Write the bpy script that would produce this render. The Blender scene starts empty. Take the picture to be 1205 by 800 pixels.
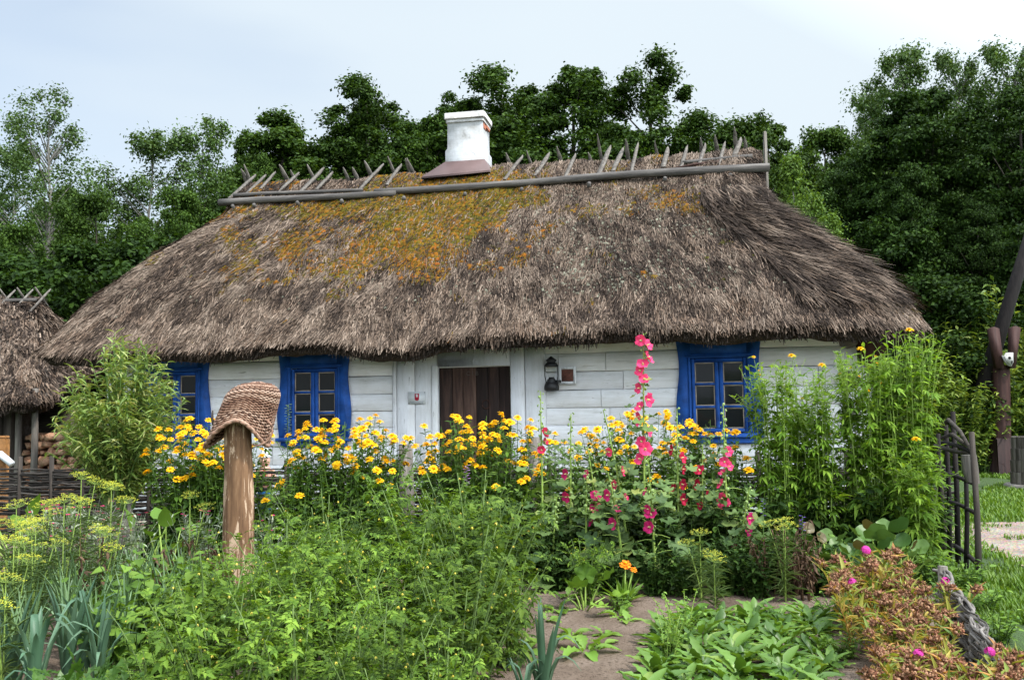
import bpy, math
import numpy as np
from mathutils import Vector, Matrix

rng = np.random.default_rng(11)
PI = math.pi
SC = bpy.context.scene
COL = SC.collection

# ------------------------------------------------------------------ camera
F = 1050.0
CAM = Vector((0, 0, 1.45))
RM = (Matrix.Rotation(math.radians(90 + 4.55), 3, 'X') @ Matrix.Rotation(math.radians(-0.9), 3, 'Z'))
cam_d = bpy.data.cameras.new('camera'); cam_d.sensor_width = 36; cam_d.sensor_fit = 'HORIZONTAL'
cam_d.lens = 36 * F / 1205; cam_d.clip_start = 0.05; cam_d.clip_end = 3000
cam_o = bpy.data.objects.new('camera', cam_d); COL.objects.link(cam_o)
cam_o.location = CAM; cam_o.rotation_euler = RM.to_euler(); SC.camera = cam_o


def unproj(px, py, Y):
    d = RM @ Vector(((px - 602.5) / F, (400 - py) / F, -1))
    return CAM + d * (Y / d.y)


def proj(p):
    c = RM.transposed() @ (Vector(p) - CAM)
    return 602.5 + F * c.x / -c.z, 400 - F * c.y / -c.z


def gx(px, Y, z=0.0):
    x = (px - 602.5) / F * Y
    for _ in range(3):
        a = proj((x, Y, z))[0]; b = proj((x + .01, Y, z))[0]
        x += (px - a) / ((b - a) / .01)
    return x


# ------------------------------------------------------------------ helpers
def hash2(i, j, s=0):
    v = np.sin(i * 127.1 + j * 311.7 + s * 74.7) * 43758.5453
    return v - np.floor(v)


def vn(x, y, s=0):
    x = np.asarray(x, float); y = np.asarray(y, float)
    i = np.floor(x); j = np.floor(y); fx = x - i; fy = y - j
    fx = fx * fx * (3 - 2 * fx); fy = fy * fy * (3 - 2 * fy)
    a = hash2(i, j, s); b = hash2(i + 1, j, s); c = hash2(i, j + 1, s); d = hash2(i + 1, j + 1, s)
    return (a * (1 - fx) + b * fx) * (1 - fy) + (c * (1 - fx) + d * fx) * fy


def nrm(a):
    a = np.asarray(a, float)
    return a / np.maximum(np.linalg.norm(a, axis=-1, keepdims=True), 1e-9)


class MB:
    def __init__(s):
        s.v = []; s.n = 0; s.f = []

    def add(s, V, faces, mat=0):
        V = np.asarray(V, float).reshape(-1, 3)
        by = {}
        if isinstance(faces, np.ndarray):
            by[faces.shape[1]] = faces
        else:
            for f in faces:
                by.setdefault(len(f), []).append(f)
        for k, fs in by.items():
            fs = np.asarray(fs, int) + s.n
            m = np.full(len(fs), mat, int) if np.isscalar(mat) else np.asarray(mat)
            s.f.append((k, fs, m))
        s.v.append(V); s.n += len(V)

    def mesh(s, name, mats, smooth=False):
        me = bpy.data.meshes.new(name)
        V = np.concatenate(s.v).astype(np.float32)
        me.vertices.add(len(V)); me.vertices.foreach_set('co', V.ravel())
        idx = np.concatenate([f.ravel() for k, f, m in s.f]).astype(np.int32)
        tot = np.concatenate([np.full(len(f), k) for k, f, m in s.f]).astype(np.int32)
        mi = np.concatenate([m for k, f, m in s.f]).astype(np.int32)
        st = np.concatenate([[0], np.cumsum(tot)[:-1]]).astype(np.int32)
        me.loops.add(len(idx)); me.loops.foreach_set('vertex_index', idx)
        me.polygons.add(len(tot)); me.polygons.foreach_set('loop_start', st)
        try:
            me.polygons.foreach_set('loop_total', tot)
        except Exception:
            pass
        me.polygons.foreach_set('material_index', mi)
        if smooth:
            me.polygons.foreach_set('use_smooth', np.ones(len(tot), bool))
        for m in (mats if isinstance(mats, (list, tuple)) else [mats]):
            me.materials.append(m)
        me.update(calc_edges=True); me.validate()
        return me

    def build(s, name, mats, parent=None, smooth=False):
        return put(name, s.mesh(name, mats, smooth), parent)


def put(name, me, parent=None, loc=None, rot=None, scale=None):
    o = bpy.data.objects.new(name, me); COL.objects.link(o)
    if parent: o.parent = parent
    if loc is not None: o.location = loc
    if rot is not None: o.rotation_euler = rot
    if scale is not None: o.scale = (scale,) * 3 if np.isscalar(scale) else scale
    return o


def tag(o, label=None, cat=None, group=None, kind=None):
    if label: o['label'] = label
    if cat: o['category'] = cat
    if group: o['group'] = group
    if kind: o['kind'] = kind
    return o


def empty(name, label, cat, loc=(0, 0, 0), rz=0, group=None):
    o = bpy.data.objects.new(name, None); COL.objects.link(o)
    o.empty_display_size = .1
    o.location = loc; o.rotation_euler = (0, 0, rz)
    return tag(o, label, cat, group)


def copy_thing(src, loc, rz=0, scale=1.0, label=None, group=None, tilt=(0, 0)):
    r = src.copy(); COL.objects.link(r)
    r.location = loc; r.rotation_euler = (tilt[0], tilt[1], rz); r.scale = (scale,) * 3 if np.isscalar(scale) else scale
    if label: r['label'] = label
    if group: r['group'] = group
    for ch in KIDS.get(src.name, ()):
        c = ch.copy(); COL.objects.link(c); c.parent = r
        for g in KIDS.get(ch.name, ()):
            d = g.copy(); COL.objects.link(d); d.parent = c
    return r


KIDS = {}


def kids(root):
    """remember the children of a prototype so that copies need no scene search"""
    KIDS[root.name] = [c for c in root.children]
    for c in root.children:
        KIDS[c.name] = [g for g in c.children]
    return root


def box(mb, x0, x1, y0, y1, z0, z1, mat=0, ch=0.0):
    """box, optionally with chamfered long edges"""
    if ch <= 0:
        V = [(x, y, z) for x in (x0, x1) for y in (y0, y1) for z in (z0, z1)]
        mb.add(V, [(0, 1, 3, 2), (4, 6, 7, 5), (0, 4, 5, 1), (2, 3, 7, 6), (0, 2, 6, 4), (1, 5, 7, 3)], mat); return
    dx, dy, dz = x1 - x0, y1 - y0, z1 - z0
    c = min(ch, dx * .4, dy * .4, dz * .4)
    V = []; idx = {}
    for ix in (0, 1):
        for iy in (0, 1):
            for iz in (0, 1):
                X, Y, Z = (x0, x1)[ix], (y0, y1)[iy], (z0, z1)[iz]
                sx, sy, sz = (c, -c)[ix], (c, -c)[iy], (c, -c)[iz]
                for a, p in (('x', (X, Y + sy, Z + sz)), ('y', (X + sx, Y, Z + sz)), ('z', (X + sx, Y + sy, Z))):
                    idx[ix, iy, iz, a] = len(V); V.append(p)
    I = lambda a, x, y, z: idx[x, y, z, a]
    Fc = []
    for s in (0, 1):
        Fc += [tuple(I('x', s, y, z) for y, z in ((0, 0), (1, 0), (1, 1), (0, 1))),
               tuple(I('y', x, s, z) for x, z in ((0, 0), (1, 0), (1, 1), (0, 1))),
               tuple(I('z', x, y, s) for x, y in ((0, 0), (1, 0), (1, 1), (0, 1)))]
    for s in (0, 1):
        for t in (0, 1):
            Fc += [(I('x', s, t, 0), I('x', s, t, 1), I('y', s, t, 1), I('y', s, t, 0)),
                   (I('x', s, 0, t), I('x', s, 1, t), I('z', s, 1, t), I('z', s, 0, t)),
                   (I('y', 0, s, t), I('y', 1, s, t), I('z', 1, s, t), I('z', 0, s, t))]
            for u in (0, 1):
                Fc.append((I('x', s, t, u), I('y', s, t, u), I('z', s, t, u)))
    mb.add(V, Fc, mat)


def tube(mb, pts, rad, sides=8, mat=0, cap=True, ridge=0.0):
    P = np.asarray(pts, float); n = len(P)
    R = np.full(n, rad) if np.isscalar(rad) else np.asarray(rad, float)
    T = nrm(np.gradient(P, axis=0))
    up = np.array([0, 0, 1.0]) if abs(T[:, 2]).mean() < .8 else np.array([1.0, 0, 0])
    A = nrm(np.cross(T, up)); B = np.cross(T, A)
    a = np.arange(sides) * 2 * PI / sides
    k = 1 + ridge * np.sin(a * 3 + 1) + ridge * .6 * np.sin(a * 5)
    V = P[:, None] + R[:, None, None] * k[None, :, None] * (np.cos(a)[None, :, None] * A[:, None] + np.sin(a)[None, :, None] * B[:, None])
    fs = []
    for i in range(n - 1):
        for j in range(sides):
            j2 = (j + 1) % sides
            fs.append((i * sides + j, i * sides + j2, (i + 1) * sides + j2, (i + 1) * sides + j))
    if cap:
        fs.append(tuple(range(sides - 1, -1, -1))); fs.append(tuple((n - 1) * sides + j for j in range(sides)))
    mb.add(V.reshape(-1, 3), fs, mat)


def tubes(mb, PTS, RAD, sides=3, mat=0):
    """many tubes at once: PTS (n,k,3), RAD (n,k)"""
    PTS = np.asarray(PTS, float); n, k, _ = PTS.shape
    RAD = np.broadcast_to(np.asarray(RAD, float), (n, k))
    T = nrm(np.gradient(PTS, axis=1))
    ref = np.where(np.abs(T[..., 2:3]) > .8, np.array([1.0, 0.2, 0]), np.array([0, 0, 1.0]))
    A = nrm(np.cross(T, ref)); B = np.cross(T, A)
    a = np.arange(sides) * 2 * PI / sides
    V = PTS[:, :, None] + RAD[..., None, None] * (np.cos(a)[:, None] * A[:, :, None] + np.sin(a)[:, None] * B[:, :, None])
    base = (np.arange(n) * k * sides)[:, None, None]
    i = np.arange(k - 1)[None, :, None] * sides; j = np.arange(sides)[None, None, :]; j2 = (j + 1) % sides
    q = np.stack([base + i + j, base + i + j2, base + i + sides + j2, base + i + sides + j], -1).reshape(-1, 4)
    mb.add(V.reshape(-1, 3), q, mat)


def loft(mb, rings, closed=True, mat=0, cap0=False, cap1=False):
    R = np.asarray(rings, float); n, k, _ = R.shape
    fs = []
    i = np.arange(n - 1)[:, None] * k; j = np.arange(k if closed else k - 1)[None, :]; j2 = (j + 1) % k
    q = np.stack(np.broadcast_arrays(i + j, i + j2, i + k + j2, i + k + j), -1).reshape(-1, 4)
    mb.add(R.reshape(-1, 3), q, mat)
    if cap0: mb.add(R[0], [tuple(range(k - 1, -1, -1))], mat)
    if cap1: mb.add(R[-1], [tuple(range(k))], mat)


def prism(mb, poly, y0, y1, mat=0, axis='y'):
    """extrude a polygon given in (x,z) from y0 to y1"""
    n = len(poly)
    V = [(p[0], y0, p[1]) for p in poly] + [(p[0], y1, p[1]) for p in poly]
    fs = [tuple(range(n)), tuple(range(2 * n - 1, n - 1, -1))]
    fs += [(i, i + n, (i + 1) % n + n, (i + 1) % n) for i in range(n)]
    mb.add(V, fs, mat)


# ---------- leaf templates: (verts in u,v,h ; faces)
def T_leaf(prof, fold=.12, droop=.15, wave=0.0):
    V = [(0, 0, 0)]; Fs = []
    prev = None
    for i, (u, w) in enumerate(prof):
        b = len(V); h = -droop * u * u; q = wave * (-1) ** i
        V += [(u, -w, h + fold * w + q), (u, 0, h), (u, w, h + fold * w - q * .8)]
        if prev is None:
            Fs += [(0, b, b + 1), (0, b + 1, b + 2)]
        else:
            Fs += [(prev, b, b + 1, prev + 1), (prev + 1, b + 1, b + 2, prev + 2)]
        prev = b
    t = len(V); V.append((1, 0, -droop))
    Fs += [(prev, t, prev + 1), (prev + 1, t, prev + 2)]
    return np.array(V), Fs


def T_join(parts):
    """parts: list of (template, x, y, angle, length, width, hshift)"""
    V = []; Fs = []
    n = 0
    for (tv, tf), x, y, a, L, W, hs in parts:
        u = tv[:, 0] * L; v = tv[:, 1] * W; c, s_ = math.cos(a), math.sin(a)
        V.append(np.stack([x + u * c - v * s_, y + u * s_ + v * c, tv[:, 2] * L + hs], 1))
        Fs += [tuple(i + n for i in f) for f in tf]; n += len(tv)
    return np.concatenate(V), Fs


def T_curve(T, droop):
    V = T[0].copy(); V[:, 2] -= droop * V[:, 0] ** 2
    return V, T[1]


def T_round(n=20, lobes=0, depth=.25, notch=.35, cup=.15, crinkle=.05, seed=1):
    a = np.linspace(-PI, PI, n, endpoint=False) + PI / n
    r = np.full(n, .5)
    if lobes: r = .5 * (1 - depth * (.5 - .5 * np.cos(a * lobes)))
    r = r * (1 - notch * np.exp(-((np.abs(a) - PI) / .3) ** 2))
    rs = np.random.default_rng(seed)
    h = cup * r + crinkle * (rs.random(n) - .5) + crinkle * np.cos(a * 5)
    V = np.concatenate([[(.4, 0, 0)], np.stack([.5 + r * np.cos(a), r * np.sin(a), h], 1)])
    hm = np.stack([.45 + .55 * r * np.cos(a), .55 * r * np.sin(a), h * .4 - .03 * np.cos(a * (lobes or 5))], 1)
    V = np.concatenate([V, hm])
    Fs = []
    for i in range(n):
        j = (i + 1) % n
        Fs.append((0, n + 1 + i, n + 1 + j)); Fs.append((n + 1 + i, 1 + i, 1 + j, n + 1 + j))
    return V, Fs


LANCE = T_leaf([(.3, .5), (.65, .36)], .15, .3)
LANCE_F = T_leaf([(.3, .5), (.65, .36)], .15, .05)
OVAL = T_leaf([(.2, .38), (.5, .5), (.8, .3)], .2, .2)
HEART = T_leaf([(.02, .35), (.25, .52), (.55, .4), (.8, .17)], .2, .25)
TOOTH = T_leaf([(.08, .18), (.22, .5), (.3, .36), (.45, .48), (.53, .3), (.68, .34), (.76, .18)], .25, .2)
DIAM = (np.array([(0, 0, 0), (.5, -.5, .06), (1, 0, -.06), (.5, .5, .06)], float), [(0, 1, 2), (0, 2, 3)])
RACHIS = (np.array([(0, -.5, 0), (0, .5, 0), (1, .3, 0), (1, -.3, 0)], float), [(0, 1, 2, 3)])


def T_tomato(seed):
    r = np.random.default_rng(seed); ps = [(RACHIS, 0, 0, 0, .75, .022, 0)]
    for i, u in enumerate((.26, .5, .72)):
        for sgn in (-1, 1):
            L = (.24, .3, .26)[i] * r.uniform(.85, 1.15)
            ps.append((TOOTH, u + r.uniform(-.02, .02), 0, sgn * r.uniform(.9, 1.3), L, L * r.uniform(.5, .65), r.uniform(-.02, .02)))
    for u in (.38, .62):
        for sgn in (-1, 1):
            ps.append((LANCE, u, 0, sgn * 1.2, .09, .06, 0))
    ps.append((TOOTH, .74, 0, r.uniform(-.2, .2), .34, .22, 0))
    return T_curve(T_join(ps), .35)


TOM = [T_tomato(i) for i in range(4)]
LACI = T_curve(T_join([(RACHIS, 0, 0, 0, .5, .03, 0), (LANCE, .42, 0, 0, .58, .2, 0), (LANCE, .4, 0, .75, .45, .16, 0), (LANCE, .4, 0, -.75, .45, .16, 0),
                       (LANCE, .25, 0, 1.1, .35, .12, 0), (LANCE, .25, 0, -1.1, .35, .12, 0)]), .25)
HOLLY = [T_round(25, 5, .24, .6, .12, .07, s) for s in (1, 2)]
ROUND = [T_round(18, 0, 0, .25, .2, .05, s) for s in (1, 2)]
PARS = T_join([(RACHIS, 0, 0, 0, .5, .02, 0)] + [(T_round(9, 3, .6, .2, .1, .06, i), .35 + .05 * i, 0, a, .34, .34, 0) for i, a in enumerate((1.2, -1.2, .6, -.6, 0))])


def stamp(mb, T, P, D, N, L, W, mat=0):
    P = np.asarray(P, float); n = len(P)
    if n == 0: return
    D = nrm(D); S = nrm(np.cross(N, D)); Nn = np.cross(D, S)
    L = np.broadcast_to(np.asarray(L, float), (n,)); W = np.broadcast_to(np.asarray(W, float), (n,))
    tv, tf = T; k = len(tv)
    V = P[:, None] + (L[:, None] * tv[None, :, 0])[..., None] * D[:, None] + (W[:, None] * tv[None, :, 1])[..., None] * S[:, None] \
        + (L[:, None] * tv[None, :, 2])[..., None] * Nn[:, None]
    off = (np.arange(n) * k)[:, None, None]
    base = mb.n
    mb.v.append(V.reshape(-1, 3)); mb.n += n * k
    by = {}
    for f in tf: by.setdefault(len(f), []).append(f)
    for kk, fs in by.items():
        A = (np.asarray(fs, int)[None] + off).reshape(-1, kk) + base
        mb.f.append((kk, A, np.full(len(A), mat, int)))


def rdir(n, el0=-20, el1=60, r=None):
    r = r or rng
    a = r.random(n) * 2 * PI; e = np.radians(r.uniform(el0, el1, n))
    return np.stack([np.cos(a) * np.cos(e), np.sin(a) * np.cos(e), np.sin(e)], 1)


def stems_gen(n, r0, r1, h0, h1, lean=(0, 0), r=None, bend=.5):
    r = r or rng
    a = r.random(n) * 2 * PI; q = np.sqrt(r.random(n))
    B = np.stack([np.cos(a) * q * r0, np.sin(a) * q * r0, np.zeros(n)], 1)
    h = r.uniform(h0, h1, n)
    Tp = np.stack([np.cos(a) * q * r1 + r.normal(0, .05, n) + lean[0], np.sin(a) * q * r1 + r.normal(0, .05, n) + lean[1], h], 1)
    C = B * (1 - bend) + Tp * bend; C[:, :2] = B[:, :2] * .75 + Tp[:, :2] * .25; C[:, 2] = h * .6
    return B, C, Tp


def bez(B, C, T, t):
    t = np.asarray(t)[..., None]
    return (1 - t) ** 2 * B + 2 * t * (1 - t) * C + t * t * T


def stem_mesh(mb, B, C, T, rad0, rad1, k=5, sides=3, mat=0):
    t = np.linspace(0, 1, k)
    P = bez(B[:, None], C[:, None], T[:, None], np.broadcast_to(t, (len(B), k)))
    tubes(mb, P, np.linspace(rad0, rad1, k)[None], sides, mat)


def leaf_on_stems(mb, B, C, T, per, t0, t1, Tm, L0, L1, wr, mat=0, el=(-10, 40), r=None, taper=0.0):
    """leaves spaced along stems; taper shrinks them to the tip"""
    r = r or rng
    n = len(B); t = np.tile(np.linspace(t0, t1, per), (n, 1)) + r.uniform(-.5, .5, (n, per)) * (t1 - t0) / per
    t = np.clip(t, 0, 1)
    P = bez(B[:, None], C[:, None], T[:, None], t).reshape(-1, 3)
    az = (np.arange(per) * 2.4)[None] + r.random((n, 1)) * 6.28 + r.uniform(-.4, .4, (n, per))
    az = az.ravel(); e = np.radians(r.uniform(el[0], el[1], az.size))
    D = np.stack([np.cos(az) * np.cos(e), np.sin(az) * np.cos(e), np.sin(e)], 1)
    N = np.array([0, 0, 1.0]) + r.normal(0, .25, D.shape)
    L = r.uniform(L0, L1, az.size) * (1 - taper * ((t.ravel() - t0) / max(t1 - t0, 1e-6)))
    Tm = Tm if isinstance(Tm, list) else [Tm]
    ch = r.integers(0, len(Tm), az.size)
    for i, tm in enumerate(Tm):
        m = ch == i
        stamp(mb, tm, P[m], D[m], N[m], L[m], L[m] * wr, mat)


# ------------------------------------------------------------------ materials
def newmat(name):
    m = bpy.data.materials.new(name); m.use_nodes = True
    nt = m.node_tree; nt.nodes.clear()
    out = nt.nodes.new('ShaderNodeOutputMaterial'); b = nt.nodes.new('ShaderNodeBsdfPrincipled')
    nt.links.new(b.outputs[0], out.inputs[0])
    return m, nt, b, out


def N_(nt, t, **kw):
    n = nt.nodes.new(t)
    for k, v in kw.items():
        if k in n.inputs.keys(): n.inputs[k].default_value = v
        else: setattr(n, k, v)
    return n


def ramp(nt, fac, stops):
    r = nt.nodes.new('ShaderNodeValToRGB')
    e = r.color_ramp.elements
    while len(e) < len(stops): e.new(.5)
    for i, (p, c) in enumerate(stops):
        e[i].position = p; e[i].color = (*c, 1) if len(c) == 3 else c
    nt.links.new(fac, r.inputs[0])
    return r.outputs[0]


def mixc(nt, fac, a, b, mode='MIX'):
    m = nt.nodes.new('ShaderNodeMix'); m.data_type = 'RGBA'; m.blend_type = mode
    for s, v in ((m.inputs[0], fac), (m.inputs[6], a), (m.inputs[7], b)):
        if hasattr(v, 'is_linked'): nt.links.new(v, s)
        elif np.isscalar(v): s.default_value = v
        else: s.default_value = (*v, 1)
    return m.outputs[2]


def coords(nt, scale=(1, 1, 1), kind='Object'):
    tc = nt.nodes.new('ShaderNodeTexCoord'); mp = nt.nodes.new('ShaderNodeMapping')
    mp.inputs['Scale'].default_value = scale
    nt.links.new(tc.outputs[kind], mp.inputs[0]); return mp.outputs[0]


def noise(nt, vec, scale, detail=4, rough=.55, dist=0):
    n = N_(nt, 'ShaderNodeTexNoise', Scale=scale, Detail=detail, Roughness=rough, Distortion=dist)
    nt.links.new(vec, n.inputs['Vector']); return n.outputs['Fac']


def bump(nt, b, h, strength=.5, dist=.02):
    n = N_(nt, 'ShaderNodeBump', Strength=strength, Distance=dist)
    nt.links.new(h, n.inputs['Height']); nt.links.new(n.outputs[0], b.inputs['Normal'])


def leafmat(name, cols, rough=.5, transl=.3, spec=.35, objvar=.12):
    m, nt, b, out = newmat(name)
    g = nt.nodes.new('ShaderNodeNewGeometry')
    k = len(cols)
    c = ramp(nt, g.outputs['Random Per Island'], [((i + .0) / max(k - 1, 1), cc) for i, cc in enumerate(cols)])
    oi = nt.nodes.new('ShaderNodeObjectInfo')
    mr = N_(nt, 'ShaderNodeMapRange'); nt.links.new(oi.outputs['Random'], mr.inputs[0])
    mr.inputs[3].default_value = 1 - objvar; mr.inputs[4].default_value = 1 + objvar
    n = noise(nt, coords(nt), 3.0, 2)
    mr2 = N_(nt, 'ShaderNodeMapRange'); nt.links.new(n, mr2.inputs[0])
    mr2.inputs[1].default_value = .3; mr2.inputs[2].default_value = .7
    mr2.inputs[3].default_value = .75; mr2.inputs[4].default_value = 1.2
    mu = N_(nt, 'ShaderNodeMath', operation='MULTIPLY'); nt.links.new(mr.outputs[0], mu.inputs[0]); nt.links.new(mr2.outputs[0], mu.inputs[1])
    hsv = N_(nt, 'ShaderNodeHueSaturation'); nt.links.new(c, hsv.inputs['Color']); nt.links.new(mu.outputs[0], hsv.inputs['Value'])
    b.inputs['Roughness'].default_value = rough; b.inputs['Specular IOR Level'].default_value = spec
    nt.links.new(hsv.outputs[0], b.inputs['Base Color'])
    if transl > 0:
        tr = nt.nodes.new('ShaderNodeBsdfTranslucent')
        yc = mixc(nt, 1.0, hsv.outputs[0], (1.25, 1.15, .5), 'MULTIPLY'); nt.links.new(yc, tr.inputs[0])
        mx = nt.nodes.new('ShaderNodeMixShader'); mx.inputs[0].default_value = transl
        nt.links.new(b.outputs[0], mx.inputs[1]); nt.links.new(tr.outputs[0], mx.inputs[2]); nt.links.new(mx.outputs[0], out.inputs[0])
    return m


def woodmat(name, stops, axis='x', scale=1.0, rough=.8, bstr=.5, island=.25, fine=60, bd=.01):
    m, nt, b, out = newmat(name)
    sc = {'x': (1.2, 14, 14), 'y': (14, 1.2, 14), 'z': (14, 14, 1.2)}[axis]
    v = coords(nt, tuple(s * scale for s in sc))
    g = nt.nodes.new('ShaderNodeNewGeometry')
    n1 = noise(nt, v, 1.0, 6, .65, .6)
    ad = N_(nt, 'ShaderNodeMath', operation='MULTIPLY_ADD'); nt.links.new(g.outputs['Random Per Island'], ad.inputs[0])
    ad.inputs[1].default_value = island; nt.links.new(n1, ad.inputs[2])
    su = N_(nt, 'ShaderNodeMath', operation='SUBTRACT'); nt.links.new(ad.outputs[0], su.inputs[0]); su.inputs[1].default_value = island / 2
    c = ramp(nt, su.outputs[0], stops)
    nt.links.new(c, b.inputs['Base Color']); b.inputs['Roughness'].default_value = rough; b.inputs['Specular IOR Level'].default_value = .25
    bump(nt, b, n1, bstr, bd)
    return m


def plain(name, col, rough=.6, spec=.4, metal=0, var=.25, vs=12, bstr=.15):
    m, nt, b, out = newmat(name)
    n = noise(nt, coords(nt), vs, 5, .6)
    c = ramp(nt, n, [(.3, tuple(x * (1 - var) for x in col)), (.7, tuple(min(1, x * (1 + var)) for x in col))])
    nt.links.new(c, b.inputs['Base Color']); b.inputs['Roughness'].default_value = rough
    b.inputs['Specular IOR Level'].default_value = spec; b.inputs['Metallic'].default_value = metal
    if bstr: bump(nt, b, n, bstr, .01)
    return m


MT = {}
# thatch
m, nt, b, out = newmat('thatch_straw')
g = nt.nodes.new('ShaderNodeNewGeometry')
cN = noise(nt, coords(nt), 1.3, 4, .6)
c1 = ramp(nt, g.outputs['Random Per Island'], [(0, (.036, .024, .017)), (.3, (.076, .052, .037)), (.75, (.142, .1, .073)), (1, (.215, .155, .116))])
c2 = ramp(nt, cN, [(.3, (.6, .56, .54)), (.55, (1, .98, .97)), (.72, (1.15, 1.05, .98))])
c3 = mixc(nt, 1.0, c1, c2, 'MULTIPLY')
nt.links.new(c3, b.inputs['Base Color']); b.inputs['Roughness'].default_value = .75; b.inputs['Specular IOR Level'].default_value = .2
MT['straw'] = m
m, nt, b, out = newmat('thatch_mat')
n1 = noise(nt, coords(nt, (22, 22, 5)), 1.0, 6, .7)
c = ramp(nt, n1, [(.3, (.03, .024, .02)), (.6, (.13, .1, .08)), (.8, (.22, .17, .14))])
nt.links.new(c, b.inputs['Base Color']); b.inputs['Roughness'].default_value = .95; bump(nt, b, n1, 1.0, .06)
MT['thatch'] = m
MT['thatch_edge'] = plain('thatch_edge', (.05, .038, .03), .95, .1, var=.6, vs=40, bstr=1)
m, nt, b, out = newmat('moss')
g = nt.nodes.new('ShaderNodeNewGeometry')
c = ramp(nt, g.outputs['Random Per Island'], [(0, (.05, .038, .01)), (.3, (.125, .085, .012)), (.6, (.21, .105, .012)), (1, (.27, .08, .01))])
nz = noise(nt, coords(nt), .7, 3)
c = mixc(nt, ramp(nt, nz, [(.42, (0, 0, 0)), (.58, (1, 1, 1))]), c, mixc(nt, 1.0, c, (.75, 1.0, .8), 'MULTIPLY'))
n2 = noise(nt, coords(nt), 70, 3)
nt.links.new(c, b.inputs['Base Color']); b.inputs['Roughness'].default_value = .95; b.inputs['Specular IOR Level'].default_value = .1; bump(nt, b, n2, 1, .02)
MT['moss'] = m
m, nt, b, out = newmat('lichen')
g = nt.nodes.new('ShaderNodeNewGeometry')
c = ramp(nt, g.outputs['Random Per Island'], [(0, (.12, .12, .085)), (.5, (.2, .2, .15)), (1, (.3, .29, .22))])
nt.links.new(c, b.inputs['Base Color']); b.inputs['Roughness'].default_value = .95; b.inputs['Specular IOR Level'].default_value = .1
MT['lichen'] = m

# whitewashed timber: grain, dirty cracks, grey wear
def whitewash(name, axis='x'):
    m, nt, b, out = newmat(name)
    sc = {'x': (.9, 9, 9), 'z': (9, 9, .9)}[axis]
    v = coords(nt, sc); n1 = noise(nt, v, 1.6, 8, .7, .5)
    vf = coords(nt, tuple(s * 3.2 for s in sc)); n2 = noise(nt, vf, 1.3, 5, .7, .8)
    n3 = noise(nt, coords(nt), 2.2, 5, .6)
    g = nt.nodes.new('ShaderNodeNewGeometry')
    c = ramp(nt, n1, [(.28, (.5, .49, .47)), (.38, (.73, .725, .725)), (.55, (.82, .82, .835)), (.8, (.86, .86, .875))])
    cr = ramp(nt, n2, [(.29, (.2, .18, .15)), (.33, (.72, .71, .69)), (.385, (1, 1, 1))])
    c = mixc(nt, 1.0, c, cr, 'MULTIPLY')
    st = ramp(nt, n3, [(.35, (.86, .85, .82)), (.55, (1, 1, 1))]); c = mixc(nt, .8, c, st, 'MULTIPLY')
    iv = ramp(nt, g.outputs['Random Per Island'], [(0, (.88, .88, .9)), (1, (1, 1, 1))]); c = mixc(nt, 1.0, c, iv, 'MULTIPLY')
    nt.links.new(c, b.inputs['Base Color']); b.inputs['Roughness'].default_value = .85; b.inputs['Specular IOR Level'].default_value = .2
    mx = N_(nt, 'ShaderNodeMath', operation='ADD'); nt.links.new(n1, mx.inputs[0]); nt.links.new(n2, mx.inputs[1])
    bump(nt, b, mx.outputs[0], .6, .012)
    return m


MT['white_log'] = whitewash('whitewashed_logs', 'x')
MT['white_board'] = whitewash('whitewashed_boards', 'z')
MT['blue'] = plain('blue_paint', (.013, .075, .31), .6, .25, var=.38, vs=6, bstr=.1)
MT['putty'] = plain('putty', (.4, .33, .26), .8, .2)
m, nt, b, out = newmat('window_glass'); b.inputs['Base Color'].default_value = (.012, .013, .015, 1); b.inputs['Roughness'].default_value = .06; b.inputs['Specular IOR Level'].default_value = .22
bump(nt, b, noise(nt, coords(nt), 5, 2), .04, .01)
MT['glass'] = m
MT['door'] = woodmat('dark_door_planks', [(.25, (.012, .008, .008)), (.5, (.03, .018, .015)), (.68, (.075, .042, .032)), (.85, (.13, .08, .06))], 'z', 1.0, .8, .6, .4)
MT['grey_wood'] = woodmat('weathered_grey_wood', [(.25, (.045, .04, .038)), (.5, (.14, .125, .115)), (.75, (.26, .24, .22))], 'x', 1.5, .85, .8, .3)
MT['grey_wood_z'] = woodmat('weathered_grey_wood_upright', [(.25, (.04, .033, .028)), (.5, (.125, .108, .095)), (.75, (.24, .215, .19))], 'z', 1.5, .85, .8, .3)
MT['bark_pole'] = woodmat('ridge_pole_wood', [(.25, (.03, .027, .026)), (.5, (.09, .08, .075)), (.75, (.2, .18, .165))], 'x', 1.2, .85, 1, .3)
MT['black_wood'] = woodmat('blackened_wood', [(.25, (.004, .003, .003)), (.55, (.011, .008, .008)), (.8, (.028, .022, .02))], 'z', 1.2, .85, .8, .4)
MT['redbrown_dark'] = woodmat('dark_red_brown_wood', [(.25, (.008, .004, .004)), (.55, (.024, .011, .01)), (.85, (.05, .024, .02))], 'z', 1.0, .7, .5, .3)
MT['dark_wood'] = woodmat('dark_weathered_wood', [(.25, (.012, .01, .009)), (.55, (.045, .036, .03)), (.8, (.1, .082, .068))], 'z', 1.2, .85, .8, .4)
MT['redbrown'] = woodmat('red_brown_stained_wood', [(.25, (.018, .008, .007)), (.55, (.05, .022, .019)), (.85, (.09, .042, .034))], 'z', 1.0, .7, .5, .3)
MT['shed_log'] = woodmat('shed_logs', [(.25, (.025, .02, .016)), (.5, (.075, .06, .05)), (.8, (.16, .135, .115))], 'x', 1.0, .85, .8, .3)
MT['withy'] = woodmat('grey_withies', [(.2, (.012, .01, .009)), (.5, (.038, .032, .028)), (.8, (.1, .088, .078))], 'x', 1.0, .85, .6, .5)
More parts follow.
